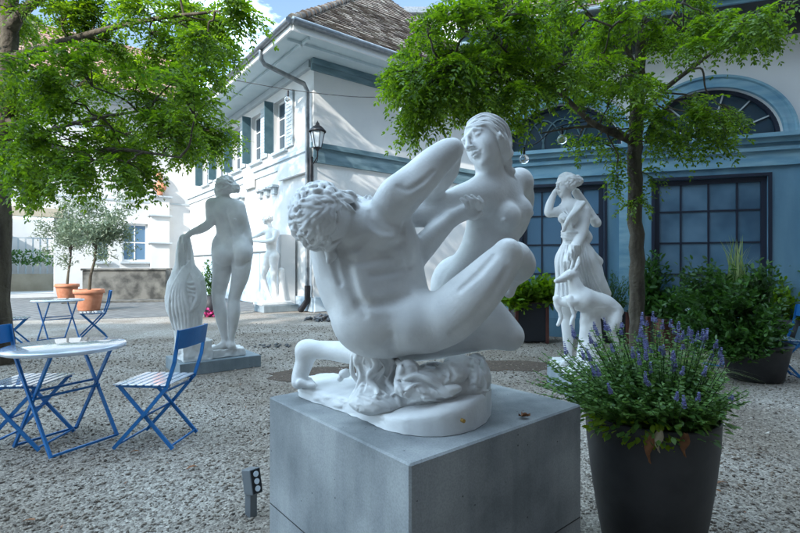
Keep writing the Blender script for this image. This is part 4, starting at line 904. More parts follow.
def bushy(name, label, cat, loc, spec, mat, seed, n, L, W, group=None, stems=0, potf=None, up=.35, fold=.12):
    """leafy plant: leaves on stems inside the given blobs (centre, radii)"""
    root = thing(name, label, cat, tuple(loc), group); rnd = random.Random(seed); rg = np.random.RandomState(seed); pos, dr = [], []; sm = MB()
    for c, r, wgt in spec:
        c = Vector(c); k = int(n * wgt); sh = max(3, int(k / 26))
        for s_ in range(sh):
            d = Vector((rnd.gauss(0, 1), rnd.gauss(0, 1), rnd.gauss(.15, 1))).normalized() * rnd.random() ** .35; e = c + Vector((d.x * r[0], d.y * r[1], d.z * r[2])); b = Vector((c.x * .55 + loc[0] * .45 + d.x * r[0] * .25, c.y * .55 + loc[1] * .45 + d.y * r[1] * .25, max(loc[2], c.z - r[2] * 1.0)))
            sm.tube([b, b.lerp(e, .5) + Vector((0, 0, .02)), e], [.005, .004, .002], 4, False)
            for q in range(int(k / sh)):
                t = rnd.random() ** .6; p = b.lerp(e, t) + Vector((rnd.gauss(0, 1), rnd.gauss(0, 1), rnd.gauss(0, 1))) * L * .35; ax = (e - b).normalized()
                pos.append(p[:]); dr.append((ax * .5 + Vector((rnd.gauss(0, 1), rnd.gauss(0, 1), rnd.gauss(up, .5))))[:])
    N = len(pos); v, f = leaf_quads(pos, dr, np.array([0, 0, 1]) + rg.normal(0, .5, (N, 3)), L * rg.uniform(.6, 1.2, N), W * rg.uniform(.7, 1.2, N), fold)
    sm.build('stems', MAT['stem'], root); link('foliage', npmesh('foliage', v, f), mat, root); return root
def blades(name, root, base, n, L, mat, seed, spread=1.0, wd=.012, dirb=(0, 0)):
    rnd = random.Random(seed); vs, fs = [], []; base = Vector(base)
    for i in range(n):
        a = rnd.uniform(0, 6.28); d = Vector((math.cos(a) + dirb[0], math.sin(a) + dirb[1], 0)) * spread * rnd.uniform(.4, 1.1); l = L * rnd.uniform(.6, 1.1); s = Vector((-d.y, d.x, 0)).normalized() * wd * rnd.uniform(.6, 1.2); k = len(vs); b = base + Vector((rnd.gauss(0, .03), rnd.gauss(0, .03), 0))
        for j in range(8):
            t = j / 7; p = b + d * l * t * (.35 + .75 * t) + Vector((0, 0, l * (1.15 * t - .95 * t * t * min(1.2, d.length)))); w_ = (1 - t) ** .7 + .03; vs += [p - s * w_, p + s * w_]
        for j in range(7): fs.append((k + 2 * j, k + 2 * j + 1, k + 2 * j + 3, k + 2 * j + 2))
    return link(name, npmesh(name, vs, fs), mat, root)
def square_box(name, label, u0, u1, vt, vb, D, mat, rot=0, group='square planter boxes along the hall wall', depth=.5):
    c0 = P((u0 + u1) / 2, vb, D); w_ = (u1 - u0) * D / F; h = (vb - vt) * D / F; root = thing(name, label, 'planter', (c0.x, D, 0), group)
    ax = (Matrix.Rotation(rot, 3, 'Z') @ Vector((1, 0, 0)), Matrix.Rotation(rot, 3, 'Z') @ Vector((0, 1, 0)), UP)
    m = MB(); m.box((c0.x, D + depth / 2, h / 2 + .03), (w_ * .95, depth * .95, h), ax); m.build('planter_body', mat, root, .01)
    for sx in (-1, 1):
        for sy in (-1, 1): m = MB(); m.box(Vector((c0.x, D + depth / 2, h / 2 + .02)) + ax[0] * sx * w_ * .48 + ax[1] * sy * depth * .48, (.05, .05, h + .04), ax); m.build('corner_post', MAT['rust_box'], root)
    m = MB(); m.box((c0.x, D + depth / 2, h + .035), (w_ * .9, depth * .9, .02), ax); m.build('soil', MAT['soil'], root); return Vector((c0.x, D + depth / 2, h + .04))
def big_pot():
    c = Vector((.0, 2.26, 0)); c.x = (650 - 400) / F * 2.26; r = .285; h = .615
    root = thing('round_planter', 'tall dark grey tapered round planter holding the violet flowers', 'planter', tuple(c)); m = MB()
    m.lathe([(0, .0), (r * .70, .0), (r * .74, .01), (r * .83, .15), (r * .92, .33), (r * .985, .5), (r * 1.0, h - .01), (r * .995, h), (r * .95, h), (r * .94, h - .05), (0, h - .05)], c, 72); m.build('planter_body', MAT['pot_dark'], root)
    m = MB(); m.lathe([(0, h - .045), (r * .935, h - .048)], c, 32); m.build('soil', MAT['soil'], root)
    # the salvia
    top = c + UP * (h - .04); pl = thing('violet_flowers', 'bushy plant with violet flower spikes filling the round planter', 'flowers', tuple(top)); rnd = random.Random(12); rg = np.random.RandomState(12); pos, dr, sz = [], [], []; sm = MB(); tips = []
    for i in range(330):
        a = rnd.uniform(0, 6.28); q = rnd.random() ** .5; R = (.46 + .07 * max(0, -math.cos(a))) * q; b = top + Vector((math.cos(a) * .22 * q, math.sin(a) * .22 * q, 0)); hh = (.45 - .27 * q ** 3) * rnd.uniform(.45, 1.08)
        e = top + Vector((math.cos(a) * R * .98 - .06, math.sin(a) * R * .85, hh)); md = b.lerp(e, .5) + Vector((0, 0, .03)); sm.tube([b, md, e], [.0025, .002, .0014], 4, False); tips.append((e, (e - md).normalized()))
        for k in range(38):
            t = (k + rnd.random()) / 38; p = b.lerp(md, t * 2) if t < .5 else md.lerp(e, t * 2 - 1); a2 = k * 2.4 + rnd.uniform(-.4, .4); pos.append(p[:]); dr.append((math.cos(a2), math.sin(a2), rnd.uniform(-.25, .55))); sz.append(.046 * (1.15 - .75 * t) * rnd.uniform(.7, 1.2))
    for i in range(420):           # skirt of leaves hanging over the rim
        a = rnd.uniform(0, 6.28); R = rnd.uniform(.2, .33); p = top + Vector((math.cos(a) * R - .02, math.sin(a) * R, rnd.uniform(.0, .14))); pos.append(p[:]); dr.append((math.cos(a), math.sin(a), rnd.uniform(-.7, .3))); sz.append(.045 * rnd.uniform(.6, 1.1))
    N = len(pos); sz = np.array(sz); v, f = leaf_quads(pos, dr, np.array([0, 0, 1]) + rg.normal(0, .35, (N, 3)), sz, sz * .52, .14); link('foliage', npmesh('foliage', v, f), MAT['salvia_leaf'], pl); sm.build('stems', MAT['stem'], pl)
    # lime leaves at the front left rim, lit look put into their colour
    lp, ldr = [], []
    for i in range(230):
        a = rnd.uniform(3.1, 4.6); R = rnd.uniform(.18, .30); lp.append((top + Vector((math.cos(a) * R, math.sin(a) * R, rnd.uniform(-.03, .09))))[:]); ldr.append((math.cos(a), math.sin(a), rnd.uniform(-.9, .3)))
    v, f = leaf_quads(lp, ldr, np.array([0, 0, 1]) + rg.normal(0, .4, (230, 3)), rg.uniform(.022, .05, 230), .022, .16); link('lit_rim_leaves', npmesh('lit_rim_leaves', v, f), MAT['lime_leaf'], pl)
    kinds = []
    for kx in range(4):            # flower spikes: whorls of small tubular florets
        v_, d_, s_ = [], [], []; H = (.045, .06, .035, .07)[kx]; nw = int(H / .009)
        for w_ in range(nw):
            for k in range(6): a = k * 1.047 + w_ * .5; z = w_ * .009; v_.append((0, 0, z)); d_.append((math.cos(a), math.sin(a), .8)); s_.append(.014 * (1 - .6 * w_ / nw))
        s_ = np.array(s_); v, f = leaf_quads(v_, d_, rg.normal(0, 1, (len(v_), 3)), s_, s_ * .65, .2); me = npmesh('flower_spike', v, f); me.materials.append(MAT['violet']); kinds.append(me)
    tips.sort(key=lambda t: -t[0].z + .45 * t[0].y + rnd.uniform(0, .16)); 
    for i, (e, d) in enumerate(tips[:72]):
        o = bpy.data.objects.new('flower_spike', kinds[i % 4]); C.objects.link(o); o.parent = pl; o.matrix_parent_inverse = world_of(pl).inverted(); o.location = e + Vector((0, 0, -.01)); dd = (d + Vector((rnd.gauss(0, .12), rnd.gauss(0, .12), 1.2))).normalized(); o.rotation_euler = dd.to_track_quat('Z', 'Y').to_euler()
    # withered leaves over the rim
    for u, v0, ln, mt, nm in ((658, 428, .10, 'dry_leaf', 'withered_leaf'), (649, 432, .13, 'dead_leaf', 'withered_leaf'), (684, 432, .10, 'dead_leaf', 'withered_leaf'), (606, 420, .05, 'lime_leaf', 'withered_leaf')):
        p = P(u, v0, 2.26 - math.sqrt(max(0, r * r - ((u - 400) / F * 2.0 - c.x) ** 2)) - .01); vs, fs = [], []
        for j in range(9):
            t = j / 8; w_ = .016 * math.sin(PI * min(1, t + .1)) + .002; x = math.sin(t * 7) * .007; vs += [p + Vector((x - w_, -.01 * math.cos(t * 9), -ln * t)), p + Vector((x, -.02 - .012 * math.sin(t * 5), -ln * t - .004)), p + Vector((x + w_, -.006 * math.cos(t * 7), -ln * t))]
        for j in range(8): fs += [(3 * j, 3 * j + 1, 3 * j + 4, 3 * j + 3), (3 * j + 1, 3 * j + 2, 3 * j + 5, 3 * j + 4)]
        link(nm, npmesh(nm, vs, fs, True), MAT[mt], pl)
def plants():
    big_pot()
    # boxes along the hall
    a = square_box('square_planter', 'dark square planter with a bright leafy shrub, between the two women statues', 516, 548, 303, 341, 8.1, MAT['black_box'])
    bushy('leafy_shrub', 'bright green broad leaved shrub in the dark planter behind the big statue', 'shrub', a, [(a + Vector((-.05, -.1, .22)), (.52, .42, .26), 1), (a + Vector((-.35, -.25, .02)), (.25, .2, .2), .35), (a + Vector((.28, -.2, .1)), (.2, .2, .25), .3)], MAT['box_leaf'], 4, 1100, .15, .06, 'shrubs in the boxes by the hall')
    b = square_box('square_planter', 'grey square planter just right of the slim tree stem', 648, 664, 306, 334, 7.7, MAT['spot_grey'])
    bushy('leafy_shrub', 'tall dark green laurel shrub just right of the slim tree stem', 'shrub', b, [(b + Vector((.05, 0, .5)), (.32, .3, .6), 1), (b + Vector((.15, -.05, .15)), (.4, .3, .3), .5)], MAT['dark_leaf'], 5, 1300, .12, .045, 'shrubs in the boxes by the hall')
    b = square_box('square_planter', 'rust red square planter right of the slim tree stem', 664, 682, 308, 336, 7.4, MAT['rust_box'])
    bushy('leafy_shrub', 'spreading grey green shrub in the rust red planter', 'shrub', b, [(b + Vector((.25, -.2, .2)), (.55, .4, .35), 1)], MAT['planter_leaf'], 6, 1200, .11, .045, 'shrubs in the boxes by the hall')
    c = square_box('square_planter', 'dark square planter with fine needle herbs behind the huntress statue', 598, 628, 309, 338, 8.1, MAT['black_box'])
    root = bushy('herb_shrub', 'fine leaved rosemary like herb between the huntress statue and the tree stem', 'shrub', c, [(c + Vector((0, -.1, .3)), (.45, .3, .42), 1)], MAT['dark_leaf'], 7, 2600, .06, .012, 'shrubs in the boxes by the hall', up=.9)
    # big pot plant at the right
    D = 5.55; p = G(738, 374); root = thing('round_planter', 'black round planter under the big bushy plant at the right', 'planter', (p.x, D, 0)); cc = Vector((p.x, D, 0)); m = MB()
    m.lathe([(0, 0), (.24, 0), (.27, .02), (.34, .38), (.36, .40), (.35, .42), (.31, .42), (.30, .36), (0, .36)], cc, 40); m.build('planter_body', MAT['pot_dark'], root); m = MB(); m.lathe([(0, .365), (.30, .362)], cc, 20); m.build('soil', MAT['soil'], root)
    s = cc + UP * .37
    T = lambda u, v, d=0: P(u, v, D + d)
    bushy('bushy_plant', 'large dark bushy plant in the black planter at the right', 'shrub', s, [(T(728, 322), (.62, .6, .42), 1.2), (T(752, 335, -.1), (.35, .4, .3), .6), (T(722, 288), (.45, .5, .3), .7), (T(705, 330, .1), (.4, .35, .35), .6), (T(735, 345, -.2), (.55, .35, .2), .7), (T(758, 283), (.25, .3, .35), .4), (T(700, 290, .3), (.35, .3, .4), .5)], MAT['planter_leaf'], 9, 2600, .072, .032, None)
    g = thing('tall_grass', 'tuft of tall reed like grass standing above the big bushy plant at the right', 'grass', T(737, 280)[:]); blades('blades', g, T(737, 290), 34, .62, MAT['grass_blade'], 3, .35, .010)
    g = thing('ornamental_grass', 'pale striped arching grass on the gravel behind the violet flowers', 'grass', G(684, 392)[:]); blades('blades', g, G(688, 388), 120, .62, MAT['grass_blade'], 5, .85, .007, (.35, -.1))
    # far right bright shrub
    q = G(800, 352); root = thing('round_planter', 'dark planter half hidden behind the blue chair at the right edge', 'planter', (q.x, q.y + .6, 0)); m = MB(); m.lathe([(0, 0), (.25, 0), (.33, .45), (.30, .45), (.29, .40), (0, .40)], (q.x + .1, q.y + .6, 0), 30); m.build('planter_body', MAT['pot_dark'], root)
    p2 = Vector((q.x + .1, q.y + .6, .4)); bushy('leafy_shrub', 'sunlit lime green shrub at the right edge behind the blue chair', 'shrub', p2, [(P(797, 278, q.y + .7), (.55, .5, .55), 1.2), (P(780, 300, q.y + .5), (.4, .4, .4), .7), (P(800, 320, q.y + .6), (.5, .4, .4), .7)], MAT['box_leaf'], 14, 1300, .11, .045)
    # olives, trough, small pot behind the nude statue
    c = G(67, 300.5); D0 = c.y; terracotta_pot('terracotta pot with the smaller olive tree, left of the stone trough', Vector((c.x, c.y, .006)), 10.5 * D0 / F, 16 * D0 / F)
    o1 = olive('smaller olive tree with a thin stem in the left terracotta pot', 67, 0, 0, 16 * D0 / F, 300.5, (72, 232, 27, 27), 1)
    c = G(89, 311); D1 = c.y; terracotta_pot('larger terracotta pot in front of the stone trough, with the fuller olive tree', Vector((c.x, c.y, .006)), 13.5 * D1 / F, 21 * D1 / F)
    olive('fuller olive tree in the right terracotta pot in front of the trough', 89, 0, 0, 21 * D1 / F, 311, (98, 228, 34, 33), 2)
    c = G(211, 317); root = thing('flower_tub', 'small dark tub with pink flowers, behind the nude statue', 'planter', tuple(c)); m = MB(); m.lathe([(0, 0), (.16, 0), (.22, .55), (.19, .55), (.18, .5), (0, .5)], c, 24); m.build('planter_body', MAT['black_box'], root)
    bushy('leafy_shrub', 'small upright green shrub in the dark tub behind the nude statue', 'shrub', c + UP * .5, [(c + UP * 1.0, (.26, .22, .55), 1)], MAT['dark_leaf'], 21, 420, .10, .045)
    v, f = leaf_quads([(c.x + R_.uniform(-.3, .3), c.y - .25 + R_.uniform(-.1, .1), R_.uniform(.02, .2)) for _ in range(90)], [(R_.gauss(0, 1), R_.gauss(0, 1), R_.random()) for _ in range(90)], [(R_.gauss(0, 1), R_.gauss(0, 1), 1) for _ in range(90)], .07, .06); link('pink_blossoms', npmesh('pink_blossoms', v, f), MAT['pink'], root)
    # row of low plants inside the passage
    q = P(34, 258, 21.5); r = thing('hedge', 'low dark hedge on the parapet inside the open passage at the far left', 'hedge', tuple(q)); 
    N = 420; rg = np.random.RandomState(2); pos = np.stack([rg.uniform(-1.3, 1.3, N) + q.x, rg.uniform(-.2, .2, N) + q.y - .6, rg.uniform(-.3, .25, N) + q.z], 1); v, f = leaf_quads(pos, rg.normal(0, 1, (N, 3)), rg.normal(0, 1, (N, 3)), .16, .07); link('foliage', npmesh('foliage', v, f), MAT['dark_leaf'], r)
# ------------------------------------------------------------------ objects
def pedestal():
    a, l, r = G(410, 465, .75), G(270, 398, .75), G(584, 404, .75)
    d1 = (r - a); d2 = (l - a); s = .905; d1.normalize(); d2 = Vector((-d1.y, d1.x, 0))
    c = a + d1 * s / 2 + d2 * s / 2; root = thing('concrete_pedestal', 'big smooth grey concrete block in the foreground under the large statue group', 'pedestal', (c.x, c.y, 0))
    m = MB(); m.box((c.x, c.y, .375), (s, s, .75), (d1, d2, UP)); m.build('block', MAT['concrete'], root, .006, 1)
    m = MB()
    for n_, o_ in ((-d2, d1), (-d1, d2)):
        cc = Vector((c.x, c.y, .305)) + n_ * (s / 2 + .0008); m.box(cc, (s - .02, .0016, .003), (o_, n_, UP))
    m.build('casting_joint', MAT['dark_metal'], root)
    # dead leaf
    p = G(525, 419, .751); me = MB(); rnd = random.Random(3); vs, fs = [], []
    for k in range(3):
        b = p + Vector((k * .012 - .012, rnd.uniform(-.008, .008), .006)); dd = Vector((math.cos(k * 1.3 + .3), math.sin(k * 1.3 + .3), 0)); s_ = Vector((-dd.y, dd.x, 0)); n0 = len(vs)
        for j in range(6):
            t = j / 5; w_ = .009 * math.sin(PI * (t * .9 + .06)); vs += [b + dd * t * .035 - s_ * w_ + UP * (.008 + .006 * math.sin(t * 5)), b + dd * t * .035 + UP * .002, b + dd * t * .035 + s_ * w_ + UP * (.007 + .005 * math.cos(t * 6))]
        for j in range(5): fs += [(n0 + 3 * j, n0 + 3 * j + 1, n0 + 3 * j + 4, n0 + 3 * j + 3), (n0 + 3 * j + 1, n0 + 3 * j + 2, n0 + 3 * j + 5, n0 + 3 * j + 4)]
    tag(link('dead_leaf', npmesh('dead_leaf', vs, fs), MAT['dead_leaf']), 'curled brown dead leaf lying on top of the concrete block', 'leaf')
    for i, (u, v) in enumerate(((752, 453), (708, 479), (716, 484), (21, 523), (128, 454), (186, 470))):
        p = G(u, v, .012); dd = Vector((1, .3 * i - .8, .2)).normalized(); v_, f_ = leaf_quads([p[:]], [dd[:]], [(0.2, .3, 1)], .07, .045, .2)
        tag(link('fallen_leaf', npmesh('fallen_leaf', v_, f_), MAT['dead_leaf']), ['orange brown leaf on the gravel right of the round planter', 'upper of two small brown leaves close to the round planter', 'lower of two small brown leaves close to the round planter', 'orange leaf on the gravel at the bottom left corner', 'small brown leaf under the right blue chair', 'small brown leaf on the gravel between the blue chair and the concrete block'][i], 'leaf')
def chair_parts():
    root = thing('folding_chair', 'x', 'chair', (0, 0, 0), 'blue folding bistro chairs'); B = MAT['blue_metal']
    for sy in (-1, 1):
        y = sy * .195; m = MB()
        pts = [(.205, y, .012), (.0, y, .235), (-.185, y, .45), (-.24, y, .62), (-.275, y, .845)]
        for a, b in zip(pts, pts[1:]): m.bar(a, Vector(b) + (Vector(b) - Vector(a)).normalized() * .004, .012, .024, Vector((0, 1, 0)).cross(Vector(b) - Vector(a)))
        m.build('back_leg', B, root)
        y2 = sy * .172; m = MB(); m.bar((-.215, y2, .012), (.175, y2, .445), .012, .024, Vector((1, 0, .9))); m.build('front_leg', B, root)
    for x, y, z in ((.195, .19, .03), (-.20, .17, .03), (0, .19, .235), (-.15, .19, .41)): m = MB(); m.bar((x, -y, z), (x, y, z), .012, .012); m.build('crossbar', B, root)
    for sy in (-1, 1): m = MB(); m.bar((-.19, sy * .172, .447), (.20, sy * .172, .447), .014, .014); m.build('seat_rail', B, root)
    m = MB()
    for i in range(7): m.box((.185 - i * .058, 0, .462), (.044, .40, .010))
    m.build('seat', MAT['pale_sheen_enamel'], root, .003, 1)
    m = MB(); n = 8; vs, fs = [], []
    for j, (x, z) in enumerate(((-.262, .715), (-.272, .78), (-.282, .85))):
        for i in range(n + 1): t = i / n * 2 - 1; vs += [(x - .018 * (1 - t * t) - .006, t * .205, z), (x - .018 * (1 - t * t) + .006, t * .205, z)]
    k = 2 * (n + 1)
    for j in range(2):
        for i in range(n):
            a = j * k + 2 * i; fs += [(a, a + 2, a + 2 + k, a + k), (a + 3, a + 1, a + 1 + k, a + 3 + k)]
    for i in range(n): a = 2 * i; fs += [(a + 1, a + 3, a + 2, a), (2 * k + a, 2 * k + a + 2, 2 * k + a + 3, 2 * k + a + 1)]
    m.add(vs, fs); m.build('backrest', B, root); return root
def table_parts():
    root = thing('bistro_table', 'x', 'table', (0, 0, 0), 'round blue folding tables'); B = MAT['blue_metal']; r = .39
    m = MB(); m.lathe([(0, .722), (r - .012, .722), (r - .003, .719), (r, .712), (r - .001, .694), (r - .012, .690), (r - .015, .696), (0, .712)], (0, 0, 0), 64); m.build('tabletop', MAT['pale_sheen_enamel'], root)
    for sx in (-1, 1):           # two leg frames crossing; the bars run along y
        for sy in (-1, 1):
            y = sy * (.235 if sx > 0 else .215); m = MB(); m.bar((sx * .23, y, .012), (-sx * .20, y, .695), .016, .022, Vector((1, 0, 1))); m.build('leg', B, root)
        y = .235 if sx > 0 else .215; 
        for x, z in ((sx * .228, .02), (sx * .025, .40 - sx * .02), (-sx * .198, .685)): m = MB(); m.bar((x, -y, z), (x, y, z), .015, .015); m.build('crossbar', B, root)
    return root
def furniture():
    ch = chair_parts(); tb = table_parts()
    def put(src, first, x, y, rz, label):
        o = src if first else copy_tree(src); o.location = (x, y, .006); o.rotation_euler = (0, 0, math.radians(rz)); o['label'] = label; return o
    copies = [(-1.80, 3.56, 176, 'blue folding chair to the right of the front round table'), (-2.73, 3.53, 3, 'blue folding chair cut by the left edge, facing the front round table'),
              (-5.60, 8.75, 215, 'far blue folding chair behind the back table, before the terracotta pots'), (-6.25, 7.75, 30, 'far blue folding chair left of the back table, close to the tree trunk'),
              (4.38, 5.60, 160, 'blue folding chair at the right edge beside the big bushy plant')]
    srcs = [ch] + [copy_tree(ch) for _ in copies[1:]]
    for s, c in zip(srcs, copies): put(s, True, *c)
    tabs = [(-2.45, 3.52, -24, 'round blue bistro table with a shiny top between the two front chairs'), (-5.95, 8.35, -30, 'small round blue bistro table in the distance by the tree trunk and terracotta pots'), (4.25, 6.4, 20, 'blue bistro table mostly hidden behind the big bushy plant at the right')]
    srcs = [tb] + [copy_tree(tb) for _ in tabs[1:]]
    for s, c in zip(srcs, tabs): put(s, True, *c)
def spotlight():
    b = G(251, 516); D = b.y; root = thing('garden_spotlight', 'small grey garden spotlight with three dark lenses on a post beside the concrete block', 'lamp', tuple(b))
    yaw = math.radians(-42); X = Vector((math.cos(yaw), math.sin(yaw), 0)); Y = Vector((-math.sin(yaw), math.cos(yaw), 0)); ax = (X, Y, UP)
    m = MB(); m.box(b + UP * .065, (.055, .04, .13), ax); m.build('post', MAT['spot_grey'], root, .003)
    t = math.radians(14); X2 = X; Z2 = (UP * math.cos(t) + X * math.sin(-t)).normalized(); X2 = (X * math.cos(t) + UP * math.sin(t)).normalized(); c = b + UP * .185 + X * .01
    m = MB(); m.box(c, (.085, .06, .125), (X2, Y, Z2)); h = m.build('lamp_head', MAT['spot_grey'], root, .004)
    f = X2; m = MB(); m.box(c + X2 * .0435, (.004, .052, .115), (X2, Y, Z2)); m.build('lens_plate', MAT['spot_black'], h)
    for i in (-1, 0, 1):
        m = MB(); p = c + X2 * .046 + Z2 * i * .036; m.tube([p, p + X2 * .004], .014, 16); m.build('lens', MAT['lamp_glass'], h)
    m = MB(); m.tube([b + UP * .13, b + UP * .15], .012, 8); m.build('joint', MAT['spot_black'], root)
    # its cable lies on the gravel
def light_string():
    pts = [P(20, 58, 6.2), P(90, 76, 7.2), P(163, 70, 8.2), P(230, 80, 8.4), P(288, 90, 8.2), P(350, 97, 7.8), P(403, 99, 7.2), P(460, 112, 6.7), P(524, 146, 6.3), P(562, 126, 6.2), P(634, 118, 6.2)]
    root = thing('light_string', 'thin dark cable hung with clear globe bulbs between the two trees', 'string lights', tuple(pts[0]))
    s = spline([(p, .006) for p in pts], 6); m = MB(); m.tube([p for p, _ in s], .007, 6); m.build('cable', MAT['dark_metal'], root); first = None
    for i in (2, 4, 6, 8, 9):
        p = pts[i]; q = p - UP * .02
        m = MB(); m.tube([q, q - UP * .09], .018, 10); so = m.build('socket', MAT['dark_metal'], root)
        c = q - UP * .16; m = MB(); r = .062; m.lathe([(r * math.sin(t) if 0 < t < PI else 0, -r * math.cos(t)) for t in np.linspace(0, PI * .92, 14)], c, 20); b = m.build('bulb', MAT['bulb_glass'], so)
        m = MB(); m.tube([c + UP * .05, c + Vector((.015, 0, .0)), c - Vector((.015, 0, .02)), c - UP * .03], .003, 5); m.build('filament', MAT['brass'], so)
def trough():
    a, b = G(82, 303), G(155, 303.5); D = a.y; root = thing('stone_trough', 'long weathered dark stone fountain trough before the back building', 'trough', (a.x, a.y, 0))
    d = (b - a); L = d.length; d.normalize(); d = (RD * .5 + d * .5).normalized(); n = Vector((-d.y, d.x, 0)); h = 1.15; c = a + d * L / 2 + n * .55; ax = (d, n, UP); w_ = 1.1; t = .16
    m = MB()
    for p, s in (((0, -w_ / 2 + t / 2), (L, t)), ((0, w_ / 2 - t / 2), (L, t)), ((-L / 2 + t / 2, 0), (t, w_ - 2 * t)), ((L / 2 - t / 2, 0), (t, w_ - 2 * t))): m.box(c + d * p[0] + n * p[1] + UP * h / 2, (s[0] - .004, s[1] - .004, h), ax)
    m.build('basin', MAT['old_stone'], root, .03)
    m = MB()
    for p, s in (((0, -w_ / 2 + t / 2 - .02), (L + .08, t + .06)), ((0, w_ / 2 - t / 2 + .02), (L + .08, t + .06))): m.box(c + d * p[0] + n * p[1] + UP * (h + .04), (s[0], s[1], .08), ax)
    m.build('rim', MAT['old_stone'], root, .02)
    m = MB(); m.box(c + UP * (h - .12), (L - 2 * t, w_ - 2 * t, .02), ax); m.build('water', MAT['window_glass'], root)
    m = MB(); m.box(c - n * .15 + UP * .045, (L + .9, w_ + .9, .08), ax); m.build('step', MAT['old_stone'], root, .015)
    e = c + d * (L / 2 + .22) - n * .75 + UP * .09; w = thing('watering_can', 'small bright green watering can standing on the step of the stone trough', 'watering can', tuple(e))
    m = MB(); m.lathe([(0, 0), (.13, 0), (.15, .1), (.13, .3), (.09, .36), (.08, .38), (0, .38)], e, 20); m.build('can_body', MAT['green_plastic'], w)
    m = MB(); m.tube([e + Vector((-.08, 0, .36)), e + Vector((-.04, 0, .5)), e + Vector((.07, 0, .5)), e + Vector((.11, 0, .3))], .018, 8); m.build('handle', MAT['green_plastic'], w); m = MB(); m.tube([e + Vector((.1, 0, .12)), e + Vector((.26, -.02, .42))], [.03, .016], 8); m.build('spout', MAT['green_plastic'], w)
def poles():
    pass
